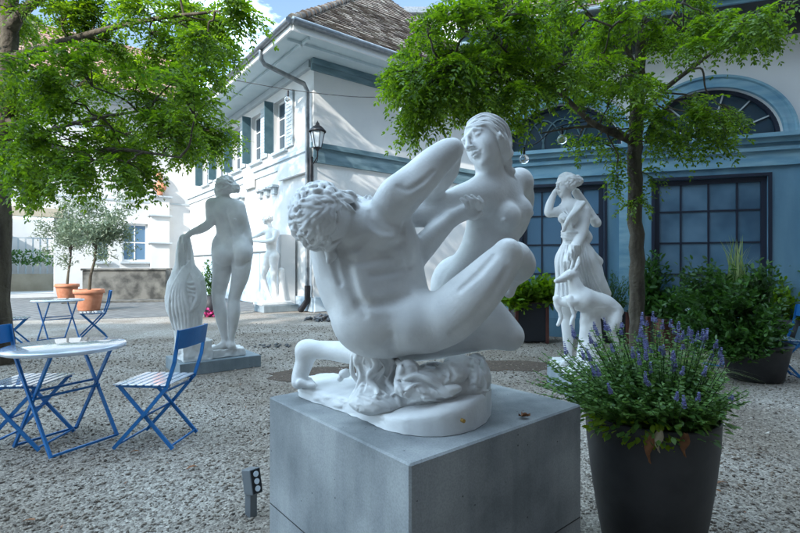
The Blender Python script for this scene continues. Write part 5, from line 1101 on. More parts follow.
# ------------------------------------------------------------------ the wrestling pair
def wrestling_pair(mat):
    root = thing('statue_group', 'large white plaster group of a crouching man gripping a woman, on the concrete block', 'statue', tuple(G(400, 415, .75)))
    S = Sculpt((-.52, 1.38, .78), (.62, 2.30, 1.90), .0031)
    rnd = random.Random(5)
    # --- man: trunk seen from behind, leaning to the right
    S.E(366, 250, 1.76, 49, 52, 34, k=10)
    S.E(352, 262, 1.77, 38, 50, 32, rot=6, k=14)
    S.E(374, 292, 1.76, 50, 52, 37, rot=12, k=16)
    S.E(390, 322, 1.77, 50, 36, 40, rot=8, k=16)
    S.E(372, 322, 1.71, 38, 33, 30, k=10)           # buttocks
    S.E(414, 322, 1.70, 34, 31, 32, rot=25, k=7)
    S.E(390, 232, 1.74, 22, 28, 24, rot=16, k=12)   # side of the chest under the arm
    S.E(402, 262, 1.80, 18, 44, 24, rot=14, k=14)
    S.CH([(336, 238, 1.74, 24), (352, 236, 1.73, 25), (376, 232, 1.71, 25)], k=8)
    S.E(362, 229, 1.655, 17, 20, 13, rot=-30, k=12)   # shoulder blade
    S.E(328, 250, 1.68, 12, 22, 12, rot=5, k=12)
    # raised right arm
    S.CH([(386, 222, 1.70, 20), (394, 206, 1.68, 20.5), (411, 187, 1.66, 19.0), (431, 167, 1.665, 17), (446, 154, 1.67, 14), (452, 150, 1.675, 11.5)], k=7)
    S.CH([(390, 204, 1.66, 17.5), (395, 192, 1.645, 15), (408, 178, 1.65, 10)], k=4)
    S.CH([(404, 198, 1.64, 12), (420, 186, 1.635, 12), (436, 170, 1.645, 8)], k=5)
    S.E(453, 149, 1.665, 8, 8, 8, k=4)
    S.CH([(453, 153, 1.69, 9), (446, 172, 1.76, 12), (432, 187, 1.82, 12), (415, 196, 1.88, 9)], k=3)
    S.E(366, 229, 1.655, 15, 16, 12, rot=-35, k=4); S.E(384, 236, 1.655, 18, 10, 12, rot=-12, k=7)
    S.E(398, 248, 1.69, 14, 22, 14, rot=16, k=6)
    S.CH([(356, 258, 1.65, 8), (361, 285, 1.638, 10), (372, 308, 1.64, 9)], k=10)
    S.CH([(335, 256, 1.672, 7), (340, 280, 1.664, 8), (350, 304, 1.658, 8)], k=10)
    S.draw([(343, 240, .8), (345, 252, 2.6), (348, 270, 3.2), (353, 290, 2.8), (359, 306, 1.4), (364, 316, .4)], k=7, sub=True)
    S.draw([(348, 248, 3), (355, 246, 5.6), (363, 241, 4), (370, 236, 2), (378, 238, 1)], k=3.5, sub=True)
    S.draw([(350, 262, .6), (362, 262, 1.0), (376, 258, 1.2), (390, 256, .6)], k=8, sub=True)
    S.draw([(330, 246, .8), (334, 258, 1.4), (336, 272, 1.0), (340, 284, .6)], k=6, sub=True)
    S.draw([(372, 276, .5), (386, 274, .8), (400, 270, .8), (413, 264, .4)], k=7, sub=True)
    S.draw([(370, 212, 2), (373, 223, 3), (380, 230, 2.4), (390, 233, 1.2)], k=5, sub=True)
    S.draw([(405, 224, 1), (402, 238, 2), (404, 252, 2.2), (409, 268, 1.5)], k=5, sub=True)
    S.draw([(360, 304, .4), (374, 306, 1.4), (390, 303, 1.4), (408, 296, .4)], k=11, sub=True)
    S.draw([(398, 187, 1), (408, 190, 1.8), (420, 184, 1.8), (434, 172, 1)], k=4, sub=True)
    S.draw([(380, 252, .6), (392, 249, 1.2), (404, 242, .6)], k=7, sub=True)
    S.draw([(392, 336, 1.2), (391, 346, 2.4), (394, 357, 3)], k=6, sub=True)
    S.draw([(424, 296, .5), (438, 302, 1.8), (446, 312, 2.6), (448, 325, 2.4), (443, 338, 1.2)], k=3.2, sub=True)
    # neck, skull, beard
    S.CH([(352, 228, 1.70, 22), (338, 222, 1.68, 22), (328, 216, 1.64, 24)], k=10)
    hc = P(321, 217, 1.62); q = 1.62 / F
    S.ell(hc, (29 * q, 32 * q, 31 * q), None, 4 * q)
    S.E(338, 208, 1.66, 18, 17, 20, k=6); S.E(330, 232, 1.66, 14, 12, 16, k=6)
    S.E(358, 210, 1.76, 14, 10, 14, k=6)
    hair_locks(S, hc, Matrix.Identity(3), (29.5 * q, 32.5 * q, 31.5 * q), 60, rnd, r=2.9 * q, L=.55, k=.7 * q, wave=.7, keep=lambda d: abs(d.y) < .75 and d.x < .5)
    S.freeze(); ed = [(292, 214), (300, 192), (320, 184), (336, 190), (346, 210), (344, 232), (330, 246), (308, 240)]
    cu, cv = 337, 200                 # combed locks fan out from the crown and curl at their tips
    for layer in range(3):
        for t in range((90, 60, 30)[layer]):
            a0 = rnd.uniform(0, 6.28); ra = rnd.random() ** .5 * (.94, .86, .7)[layer]; u0 = 318 + ra * 27 * math.cos(a0); v0 = 216 + ra * 30 * math.sin(a0)
            th = math.atan2(v0 - cv, u0 - cu) + rnd.uniform(-.45, .45); cv_ = rnd.choice((-1, 1)) * rnd.uniform(.05, .13); L_ = rnd.uniform(9, 19); pt = []; x, y = u0 - math.cos(th) * L_ * .5, v0 - math.sin(th) * L_ * .5; rr = rnd.uniform(1.9, 3.2)
            for j in range(6):
                pt.append((x, y, rr * (.5, .9, 1, .95, .75, .35)[j])); x += math.cos(th) * L_ / 5; y += math.sin(th) * L_ / 5; th += cv_ * L_ / 5 * (j - 1) * .7
            if all(((p[0] - 318) / (25 - layer)) ** 2 + ((p[1] - 216) / (28.5 - layer)) ** 2 < 1 for p in pt): S.draw(pt, k=.55, lift=.2 + layer * .8 + rnd.uniform(0, .5), n=3)
        if layer < 2:
            for t in range(26):
                a0 = rnd.uniform(0, 6.28); ra = rnd.random() ** .5 * .75; u0 = 318 + ra * 27 * math.cos(a0); v0 = 216 + ra * 29 * math.sin(a0); th = math.atan2(v0 - cv, u0 - cu) + rnd.uniform(-.4, .4)
                S.draw([(u0, v0, .4), (u0 + 4 * math.cos(th), v0 + 4 * math.sin(th), 1.1), (u0 + 8 * math.cos(th + .3), v0 + 8 * math.sin(th + .3), 1.0), (u0 + 12 * math.cos(th + .5), v0 + 12 * math.sin(th + .5), .4)], k=.8, sub=True, n=3, lift=.6)
    for t in range(16):
        u0 = rnd.uniform(334, 350); v0 = rnd.uniform(190, 204); b0 = rnd.uniform(-.2, .9)
        S.draw([(u0, v0, 1.6), (u0 + 6, v0 + 6 * math.sin(b0), 2.6), (u0 + 12, v0 + 9 * math.sin(b0 + .5), 1.2)], k=1, lift=.5, n=3)
    for t in range(26):
        u0 = rnd.uniform(356, 372); v0 = rnd.uniform(198, 214); b0 = rnd.uniform(0, 6.28); D = 1.70 + .05 * rnd.random()
        S.CH([(u0 + 2.2 * math.cos(b0 + a_), v0 + 2.2 * math.sin(b0 + a_), D, 1.3) for a_ in (0, 1.2, 2.4, 3.6)], k=.8)
    S.thaw(); S.E(350, 206, 1.64, 8.5, 12, 5, rot=38, k=2); S.E(350, 205.5, 1.622, 4.2, 8, 4, rot=38, k=1.5, sub=True); S.E(353, 199, 1.63, 2, 4, 2, rot=60, k=1.5)   # ear
    S.CH([(340, 216, 1.62, 2), (345, 217, 1.61, 2.8), (346, 222, 1.605, 2.6), (342, 224, 1.60, 2.2)], k=1.2)
    S.CH([(326, 247, 1.62, 4), (330, 255, 1.615, 4.6), (329, 262, 1.612, 3.2)], k=2)
    S.CH([(333, 250, 1.62, 2.5), (335, 257, 1.612, 2.8), (332, 261, 1.612, 1.6)], k=1.2)
    # left arm reaching past his side to grip her arm
    S.CH([(392, 285, 1.86, 17), (405, 266, 1.84, 15.5), (424, 246, 1.82, 13), (440, 230, 1.81, 10), (452, 219, 1.80, 7.5)], k=5)
    fr = Frame(P(453, 219, 1.80), Vector((.80, .10, .42)), Vector((.25, -.9, -.45)), .155)
    S.CH([(452, 219, 1.80, 7.5), (463, 214, 1.795, 8), (471, 211, 1.79, 7.5)], k=4)
    for a, b, c_ in (((469, 211, 1.775), (466, 203, 1.755), (461.5, 199.5, 1.762)), ((473, 209, 1.775), (471, 201, 1.752), (466, 197, 1.76)),
                     ((477, 208, 1.775), (476.5, 201, 1.755), (472, 196.5, 1.762)), ((480, 209, 1.78), (482, 203, 1.76), (479, 198, 1.765))):
        S.CH([(*a, 2.8), (*b, 2.5), (*c_, 1.9)], k=1.1, smooth=False)
    S.CH([(466, 215, 1.78, 3.4), (474, 218, 1.775, 3.0), (481, 214, 1.775, 2.4)], k=2)
    # near thigh, knee, shin going back, foot
    S.CH([(428, 324, 1.70, 29), (450, 315, 1.66, 28), (476, 292, 1.63, 25), (495, 271, 1.62, 20.5), (507, 256, 1.62, 15.5)], k=7)
    S.draw([(452, 334, .6), (470, 322, 1.8), (486, 304, 2.2), (500, 284, 1.6), (508, 270, .6)], k=6, sub=True)
    S.draw([(460, 290, .5), (478, 274, 1.5), (494, 256, 1.2)], k=6, sub=True)
    S.E(508, 251, 1.60, 12.5, 12, 12, k=5); S.E(508, 247, 1.578, 6, 5.5, 4, k=4); S.E(499, 262, 1.578, 4, 7, 4, rot=-30, k=5); S.E(516, 256, 1.60, 4, 6, 4, rot=20, k=4)
    S.CH([(516, 257, 1.66, 15), (520, 265, 1.74, 15.5), (518, 272, 1.80, 12), (513, 279, 1.82, 8.5)], k=5)
    S.CH([(513, 279, 1.82, 7.5), (510.5, 287, 1.83, 6.2), (509, 293, 1.83, 5.6)], k=1.5)
    # far shin lying on the base, foot on its toes
    S.CH([(372, 354, 1.86, 13), (352, 353, 1.93, 11.5), (330, 351, 1.99, 9.5), (314, 350, 2.01, 9)], k=8)
    S.E(306, 349.5, 2.02, 9.5, 9, 9, k=7); S.E(303, 352, 2.02, 7, 9, 8, k=5)
    S.CH([(308, 352, 2.02, 9), (304, 364, 2.02, 9), (300, 376, 2.01, 8), (299, 382, 2.0, 7.5)], k=5)
    for i, dd in enumerate((1.955, 1.98, 2.005, 2.03)):
        S.CH([(300, 383.5, dd, 4.3), (307 - i, 385.5 - i * 1.2, dd, 3.4), (314 - i * 1.5, 386 - i * 1.8, dd - .005, 3.0)], k=2, smooth=False)
    # --- woman
    S.CH([(491, 184, 1.93, 15), (490, 174, 1.92, 14), (487, 160, 1.90, 13.5)], k=8)
    S.CH([(482, 191, 1.90, 14.5), (498, 186, 1.95, 14), (519, 184, 2.03, 12.5)], k=8)
    S.E(519, 182, 2.04, 12, 13, 12, k=6)
    S.CH([(519, 184, 2.04, 12), (524, 200, 2.12, 10), (521, 222, 2.18, 8), (512, 236, 2.20, 7.5), (498, 244, 2.18, 6), (488, 247, 2.14, 4.5)], k=6)
    sculpt_hand(S, Frame(P(488, 247, 2.14), Vector((-.9, -.35, -.1)), Vector((0, .8, .6)), .15), (20, 25, 25))
    S.E(497, 208, 1.96, 30, 26, 20, rot=-8, k=12)
    S.E(492, 236, 1.95, 27, 26, 19, k=14)
    S.E(481, 262, 1.95, 28, 24, 22, rot=20, k=14)
    S.E(467, 284, 1.96, 31, 24, 28, k=12)
    S.E(449, 283, 2.0, 18, 26, 20, rot=-15, k=7)      # hip
    S.E(506, 217, 1.885, 14.5, 14.5, 12, k=5); S.E(503.5, 221, 1.842, 2.2, 2.2, 2.6, k=2.5)
    S.E(520, 212, 1.935, 12.5, 13.5, 12, rot=-10, k=5); S.E(531.2, 214, 1.925, 2.2, 2, 2, k=2.5)
    S.CH([(462, 239, 1.93, .7), (472, 247, 1.865, .9), (483, 254, 1.86, .6)], k=4, sub=True)
    S.CH([(438, 285, 1.9, .8), (442, 272, 1.9, 1.3), (450, 260, 1.9, 1)], k=5, sub=True)
    S.CH([(486, 197, 1.90, 17), (470, 199, 1.88, 17), (455, 204, 1.88, 15.5), (436, 211, 1.87, 12.8), (420, 215, 1.86, 13), (404, 215, 1.84, 11), (385, 212, 1.82, 8), (368, 208, 1.80, 6)], k=9)
    S.CH([(467, 303, 1.94, 26), (490, 320, 1.90, 20), (508, 334, 1.87, 14.5), (511, 337, 1.87, 12.5)], k=9)
    S.CH([(509, 338, 1.87, 12), (480, 338, 1.90, 13), (440, 346, 1.92, 13), (400, 350, 1.90, 13), (366, 354, 1.88, 12)], k=6)
    # head
    q = 1.87 / F
    fh = Frame(P(485.5, 141, 1.90), Vector((-.80, -.57, -.16)), Vector((-.35, .22, .86)), 61 * q)
    sculpt_head(S, fh)
    e = lambda c, r, k=.04, sub=False: S.ell(fh.p(*c), [x * fh.s for x in r], fh.M, k * fh.s, sub)
    e((0, -.10, .10), (.335, .40, .375), .02)
    S.freeze()
    HA = [(84, 172), (140, 100), (225, 66), (310, 80), (375, 140), (405, 225), (400, 290)]; HB = [(122, 146), (186, 136), (248, 142), (300, 176), (326, 220), (340, 280), (352, 340)]
    for i in range(6):
        t = i / 5; wv = [0, 7, -7, 7, -7, 6, 0]
        S.draw([(450 + (a_[0] * (1 - t) + b_[0] * t) / 6.667, 105 + (a_[1] * (1 - t) + b_[1] * t + wv[j] * (1 if i % 2 else .5)) / 6.667, 1.45 if 0 < j < 6 else .8) for j, (a_, b_) in enumerate(zip(HA, HB))], k=.5, lift=1.0, n=8)
    for i in range(0):
        t = (i + .5) / 8
        S.draw([(450 + (a_[0] * (1 - t) + b_[0] * t) / 6.667, 105 + (a_[1] * (1 - t) + b_[1] * t) / 6.667, .6) for j, (a_, b_) in enumerate(zip(HA, HB))][1:], k=1, sub=True, lift=1.2, n=4)
    S.thaw()
    S.CH([(495, 133, 1.850, 1.6), (498, 138, 1.840, 2.6), (500, 145, 1.85, 2.8), (502, 153, 1.87, 2.6)], k=.6)
    S.CH([(498, 132, 1.850, 1.8), (502, 139, 1.842, 2.6), (503.5, 146, 1.855, 2.8), (505, 154, 1.875, 2.6)], k=.6)
    S.CH([(501, 131, 1.86, 2), (505.5, 139, 1.856, 2.8), (507.5, 147, 1.865, 2.8), (508, 156, 1.88, 2.8)], k=.6)
    bx = [(505, 146), (507, 154), (506, 163), (509, 172), (511, 180)]
    for i in range(len(bx) - 1):
        for ph in (0, 1):
            S.CH([(bx[i][0] + (2.5 if (i + ph) % 2 else -2.5), bx[i][1], 1.90 + .02 * i * .5, 4), (bx[i + 1][0] + (-2.5 if (i + ph) % 2 else 2.5), bx[i + 1][1], 1.90 + .01 * (i + 1), 3.8 - i * .3)], k=1.2, smooth=False)
    S.E(503, 150, 1.90, 8, 14, 9, k=4)
    body = link('figures', S.mesh('figures'), mat, root)

    # --- draped stump and rocks under them
    S = Sculpt((-.45, 1.45, .765), (.42, 2.35, 1.16), .0034)
    S.E(376, 372, 1.80, 20, 42, 24, k=6); S.E(371, 352, 1.80, 22, 12, 24, k=6)
    S.E(378, 400, 1.74, 30, 13, 30, k=10)
    S.E(428, 388, 1.78, 44, 20, 38, rot=6, k=8); S.E(464, 384, 1.80, 22, 24, 34, k=8); S.E(345, 374, 1.93, 7, 5, 8, k=3); S.E(340, 379, 1.93, 4, 4, 5, k=2)
    for u, v, D, a, b, c_, r in ((452, 374, 1.70, 18, 12, 16, 10), (474, 378, 1.72, 10, 15, 18, 0), (483, 376, 1.82, 7, 16, 18, 0), (430, 378, 1.67, 24, 9, 14, -10), (414, 392, 1.63, 20, 8, 10, -14),
                                 (440, 391, 1.65, 22, 7, 12, 6), (474, 392, 1.72, 12, 6, 12, 12), (408, 372, 1.67, 13, 13, 12, 20), (462, 363, 1.76, 18, 7, 16, 0), (478, 359, 1.86, 8, 5, 10, 0)):
        S.E(u, v, D, a, b, c_, rot=r, k=1.6)
    S.noise((-.45, 1.45, .765), (.42, 2.35, 1.16), .006, .045, 1); S.noise((-.45, 1.45, .765), (.42, 2.35, 1.16), .0028, .018, 2)
    S.freeze()
    D_ = lambda pts, r, k=1.2, sub=False, lift=.3: S.draw([(u, v, r * (.5 if i in (0, len(pts) - 1) else 1)) for i, (u, v) in enumerate(pts)], k=k, sub=sub, lift=lift)
    # cloth: a ring of gathered folds under the hips, long folds falling and breaking to the right
    D_(((354, 348), (364, 353), (380, 355), (396, 350)), 3.4); D_(((358, 342), (372, 347), (392, 345)), 3)
    for a, r in ((((360, 350), (356, 362), (362, 374), (356, 390)), 3.2), (((368, 354), (376, 364), (368, 378), (378, 392), (372, 404)), 3.2), (((384, 352), (392, 364), (386, 380), (396, 394), (400, 406)), 3.4),
                 (((396, 346), (394, 358), (402, 368), (397, 384), (408, 398)), 3.2), (((376, 356), (384, 368), (378, 380)), 2.4), (((352, 356), (352, 372), (358, 384)), 2.6), (((364, 388), (380, 392), (396, 402)), 2.6),
                 (((358, 396), (374, 402), (390, 410)), 2.8), (((386, 366), (374, 376), (364, 388)), 2.4), (((398, 392), (384, 398), (370, 396)), 2.2), (((404, 380), (418, 376), (436, 384), (452, 396)), 3.0),
                 (((402, 396), (414, 386), (430, 388), (446, 398)), 2.6), (((408, 404), (424, 398), (440, 402)), 2.4), (((416, 368), (434, 364), (452, 368)), 2.4)): D_(a, r)
    for a, r in ((((364, 356), (362, 368), (366, 380), (362, 392)), 2.2), (((380, 358), (388, 370), (382, 384), (390, 396)), 2.4), (((372, 364), (372, 372)), 2.6), (((391, 356), (396, 372), (392, 386)), 2.0),
                 (((370, 394), (384, 398), (396, 408)), 1.5), (((464, 362), (466, 374), (461, 388)), 1.8), (((478, 362), (480, 376), (477, 390)), 1.6), (((446, 364), (453, 374), (450, 384)), 1.8), (((462, 388), (474, 386), (486, 390)), 1.6),
                 (((412, 380), (428, 384), (442, 394)), 1.8), (((408, 392), (420, 394), (436, 398)), 1.5), (((420, 372), (438, 372), (450, 378)), 1.4)): D_(a, r, 1.6, True, 0)
    for i in range(70):
        u = rnd.uniform(345, 488); v = rnd.uniform(352, 408); a = rnd.uniform(0, 6.28); L_ = rnd.uniform(3, 8)
        D_(((u, v), (u + L_ * math.cos(a), v + L_ * math.sin(a)), (u + L_ * 1.7 * math.cos(a + .6), v + L_ * 1.7 * math.sin(a + .6))), rnd.uniform(.7, 1.7), 1, rnd.random() < .55, .2)
    link('rock_support', S.mesh('rock_support'), mat, root)

    # --- plaster base: thin broken slab at the left, smooth drum side at the right
    out = [(298, 397), (316, 403.5), (336, 410), (360, 419), (385, 430), (404, 435), (423, 437), (442, 437), (460, 434.5), (475, 430), (486, 423), (491, 415), (492, 405)]
    pts = [G(u, v, .752) for u, v in out] + [Vector((.40, 2.12, .752)), Vector((.30, 2.22, .752)), Vector((.05, 2.27, .752)), Vector((-.2, 2.28, .752)), Vector((-.40, 2.26, .752)), Vector((-.455, 2.16, .752))]
    dense = []
    for a, b in zip(pts, pts[1:] + pts[:1]):
        n = max(1, int((b - a).length / .02))
        for j in range(n): dense.append(a.lerp(b, j / n))
    m = MB(); n = len(dense); cen = Vector((0, 1.95, .752)); vs = []; fs = []; rings = 7
    for ri in range(rings):
        for i, p in enumerate(dense):
            t = min(1, max(0, (p.x + .05) / .33)); h = .045 + .055 * t
            rough = max(0, 1 - t * 3)
            q_ = p + (cen - p).normalized() * (.004 * ri * .3) + Vector((rnd.gauss(0, 1), rnd.gauss(0, 1), 0)) * .0028 * rough
            if ri == rings - 2: q_ = q_ + (cen - q_) * .015
            z = .752 + h * min(1, ri / (rings - 2))
            if ri == rings - 1: q_ = q_.lerp(cen, .12); z = .752 + h + .002
            vs.append((q_.x, q_.y, z + (rnd.gauss(0, .002) * rough if 1 < ri < rings - 1 else 0)))
    for ri in range(rings - 1):
        for i in range(n): fs.append((ri * n + i, ri * n + (i + 1) % n, (ri + 1) * n + (i + 1) % n, (ri + 1) * n + i))
    vs.append((cen.x, cen.y, .84)); k = len(vs) - 1
    for i in range(n): fs.append(((rings - 1) * n + i, (rings - 1) * n + (i + 1) % n, k))
    m.add(vs, fs, True); b = m.build('base', mat, root)
    pl = P(463, 421, 1.60); nn = Vector((.45, -.89, 0))
    pl = G(462, 436, .752) + Vector((.006, -.001, .047))
    m = MB(); m.tube([pl + nn * -.012, pl + nn * .0005], .0065, 14); m.build('brass_plug', MAT['brass'], root)
    return root
# ------------------------------------------------------------------ the standing statues
def drape(S, u0, u1, v0, v1, n, r, rnd, wob=2.0, k=1.0, sub=False, D0=None):
    for i in range(n):
        a = rnd.uniform(u0, u1); b = a + rnd.uniform(-wob, wob); c_ = b + rnd.uniform(-wob, wob)
        S.draw([(a, v0 + rnd.uniform(0, 2), r * .6), (b, (v0 * 2 + v1) / 3, r), (c_, (v0 + v1 * 2) / 3, r), (c_ + rnd.uniform(-wob, wob), v1 - rnd.uniform(0, 3), r * .7)], k=k, sub=sub, n=3, D0=D0)
def venus(mat, matp):
    root = thing('statue', 'white statue of a nude woman seen from behind, resting her hand on a draped vase', 'statue', tuple(G(215, 370, 0)), 'white plaster statues on low plinths')
    S = Sculpt((-3.15, 5.75, .24), (-1.72, 6.55, 2.52), .0072)
    D = 6.12; rnd = random.Random(3)
    S.E(229, 220, D, 13.5, 17, 8.5, rot=-4, k=6); S.E(227, 211, D, 15.5, 10, 7.5, k=6)
    S.E(231, 233, D, 13, 11, 8.5, k=6); S.E(233, 248, D, 17, 13, 10.5, k=6)
    S.E(224.5, 256, D - .06, 10.5, 11.5, 9.5, k=3); S.E(241, 254, D - .06, 10.5, 11.5, 9.5, k=3)
    S.E(218, 250, D, 6, 14, 8, k=5); S.E(246, 250, D, 6, 13, 8, k=5)
    S.CH([(226.5, 205, D, 6.5), (225, 200, D + .01, 5), (224, 193, D + .01, 5)], k=4)
    S.CH([(213, 206, D, 6.3), (223, 204, D, 6), (237, 207, D, 6.2)], k=4)
    S.CH([(212.5, 205, D, 6.6), (211.5, 214, D - .03, 5.6), (210, 223, D - .06, 4.6), (202, 229, D - .1, 4.4), (192, 233, D - .13, 3.1), (187.5, 236, D - .15, 2.5)], k=2.5)
    S.CH([(188, 236, D - .15, 2.4), (184, 239, D - .16, 2.6), (182, 243, D - .16, 1.6)], k=1.5)
    S.CH([(239, 208, D, 6.2), (243, 220, D + .02, 5.2), (246.5, 230, D + .03, 4.2), (249, 238, D - .0, 3.2), (250, 242, D + .0, 2.6)], k=2.5)
    S.CH([(249, 240, D, 2.6), (251, 244, D + .02, 2.2)], k=1.5)
    S.CH([(223, 256, D, 10.5), (221.5, 275, D + .02, 8.8), (218.8, 292, D + .03, 6.9), (218.6, 300, D + .01, 6.3), (220.5, 312, D - .01, 6.4), (222.5, 325, D, 4.9), (224.5, 337, D + .01, 3.3), (224.5, 344, D + .01, 3.5)], k=1)
    S.CH([(241.5, 256, D, 10.5), (240.5, 275, D - .01, 8.6), (236.5, 290, D-.02, 6.5), (234, 300, D-.02, 5.8), (233.8, 312, D - .04, 6.2), (233, 326, D - .02, 4.6), (231.3, 338, D + .0, 3.2), (231.5, 345, D + .0, 3.5)], k=1)
    S.CH([(224.5, 345, D + .0, 4), (217, 348.5, D - .06, 3.2), (209, 351, D - .09, 2.4)], k=2); S.CH([(231, 346, D - .01, 4), (234, 349, D + .03, 3), (237, 350, D + .15, 2.6)], k=2)
    S.draw([(230.5, 240, .6), (232.5, 250, 1.1), (233, 262, 1.4), (232, 268, .8)], k=2, sub=True)
    S.draw([(226, 212, .6), (229, 222, .9), (232, 236, .9)], k=3, sub=True); S.draw([(215, 267, .3), (223, 270, .7), (231, 266, .4)], k=2.5, sub=True); S.draw([(234, 266, .4), (241, 267, .7), (249, 262, .3)], k=2.5, sub=True)
    S.E(220, 215, D - .06, 5, 6, 3, rot=20, k=7); S.E(236, 217, D - .06, 5, 6, 3, rot=-20, k=7)
    S.E(213, 216.5, D - .04, 5.8, 1.0, 5.8, k=.6)
    S.E(235, 220, D - .145, 1.6, 1.6, 1.2, k=.5)
    q = D / F; fh = Frame(P(224, 187, D + .02), Vector((-.85, .50, -.08)), Vector((.05, .1, .99)), 25.5 * q)
    sculpt_head(S, fh); S.E(226, 186, D, 8.4, 8.6, 8.6, k=2); S.E(234.5, 189, D - .02, 5, 4.6, 5, k=2)
    hair_locks(S, P(226, 186, D), Matrix.Identity(3), (8.8 * q, 8.8 * q, 9 * q), 60, rnd, r=1.3 * q, L=1.1, k=.25 * q, wave=.3, flow=lambda d: Vector((1, -.2, -.15)), keep=lambda d: d.x > -.75 and d.z > -.6)
    hair_locks(S, P(234.5, 189, D - .02), Matrix.Identity(3), (5 * q, 5 * q, 4.6 * q), 14, rnd, r=1.0 * q, L=1.2, k=.5 * q, wave=.5)
    link('figure', S.mesh('figure'), mat, root)
    # draped vase
    S = Sculpt((-3.15, 5.55, .24), (-2.2, 6.35, 1.78), .0075); Dv = 5.98
    S.CH([(184.5, 240, Dv, 5.5), (184.5, 252, Dv, 8), (185, 268, Dv, 9.5)], k=4)
    S.E(186, 300, Dv, 19.5, 27, 16, k=10); S.E(187, 283, Dv, 15, 16, 13, k=8); S.CH([(188, 325, Dv, 13), (188, 342, Dv, 12), (188, 350, Dv, 13)], k=6)
    S.freeze()
    drape(S, 178, 191, 238, 272, 9, 1.1, rnd, 1.0, .8); drape(S, 178, 191, 244, 268, 5, .7, rnd, .8, 1, True)
    for i in range(6):
        o_ = i * 3.3
        S.draw([(190, 262 + o_ * .4, 1), (180 + o_ * .3, 274 + o_ * .5, 1.5), (171.5 + o_ * .8, 292 + o_ * .2, 1.9), (170 + o_ * 1.1, 312, 1.8), (174 + o_ * .9, 330, 1.1)], k=.5, lift=.7, n=4)
        if i < 5: S.draw([(189, 264 + o_ * .5, .8), (194 + o_ * .2, 274 + o_, 1.3), (200 - o_ * .3, 290 + o_ * .8, 1.8), (198 - o_ * .7, 306 + o_ * .6, 1.1)], k=.5, lift=.8, n=4)
    for i in range(4): S.draw([(184 + 1.7 * i, 280 + 5 * i, .8), (189 + i, 284 + 4 * i, 1.5), (196, 282 + 5 * i, 1.4), (201, 276 + 5 * i, .9)], k=1.0, n=4)
    for i in range(8): a_ = 178 + i * 3; S.draw([(a_, 312, .8), (a_ + 1, 322, 1.3), (a_ + rnd.uniform(-1, 1), 333, 1.3), (a_ + 1, 344, .8)], k=1, n=3)
    for i in range(6): S.draw([(172 + i * 5.2, 288 + i * 1.5, .6), (174 + i * 4.4, 302, 1.3), (178 + i * 3.4, 318, 1.2), (181 + i * 2.4, 330, .6)], k=.8, n=4)
    S.noise((-3.15, 5.55, .24), (-2.2, 6.35, 1.78), .003, .04, 3)
    link('draped_vase', S.mesh('draped_vase'), mat, root)
    n_ = G(180, 378); dR = Vector((.80, .60, 0)); dL = Vector((-.62, .785, 0)).normalized(); dR = Vector((dL.y, -dL.x, 0))
    m = MB(); c = n_ + dR * .495 + dL * .36; ax = (dR, dL, Vector((0, 0, 1)))
    m.box((c.x, c.y, .075), (.99, .70, .15), ax); m.build('plinth', matp, root, .006)
    m = MB(); c2 = n_ + dR * .45 + dL * .34
    m.box((c2.x, c2.y, .203), (.74, .46, .105), ax); c3 = n_ + dR * .23 + dL * .30; m.box((c3.x, c3.y, .27), (.34, .40, .24), ax, .93)
    S = Sculpt((c2.x - .6, c2.y - .55, .14), (c2.x + .6, c2.y + .55, .45), .0085)
    for (cc, sz, zz) in ((c2, (.37, .23, .05), .203), (c3, (.17, .20, .12), .27)):
        g = S.reg(list(S.lo), [float(S.lo[i]) + S.h * S.n[i] for i in range(3)], 0); sl, X, Y, Z = g
        a_ = np.abs((X - cc.x) * dR.x + (Y - cc.y) * dR.y) - sz[0]; b_ = np.abs((X - cc.x) * dL.x + (Y - cc.y) * dL.y) - sz[1]; z_ = np.abs(Z - zz) - sz[2]
        d = np.maximum(np.maximum(a_, b_), z_); S.comb(sl, d.astype(np.float32), .02, False)
    S.noise((c2.x - .6, c2.y - .55, .17), (c2.x + .6, c2.y + .55, .45), .010, .045, 5)
    link('rough_block', S.mesh('rough_block'), mat, root)

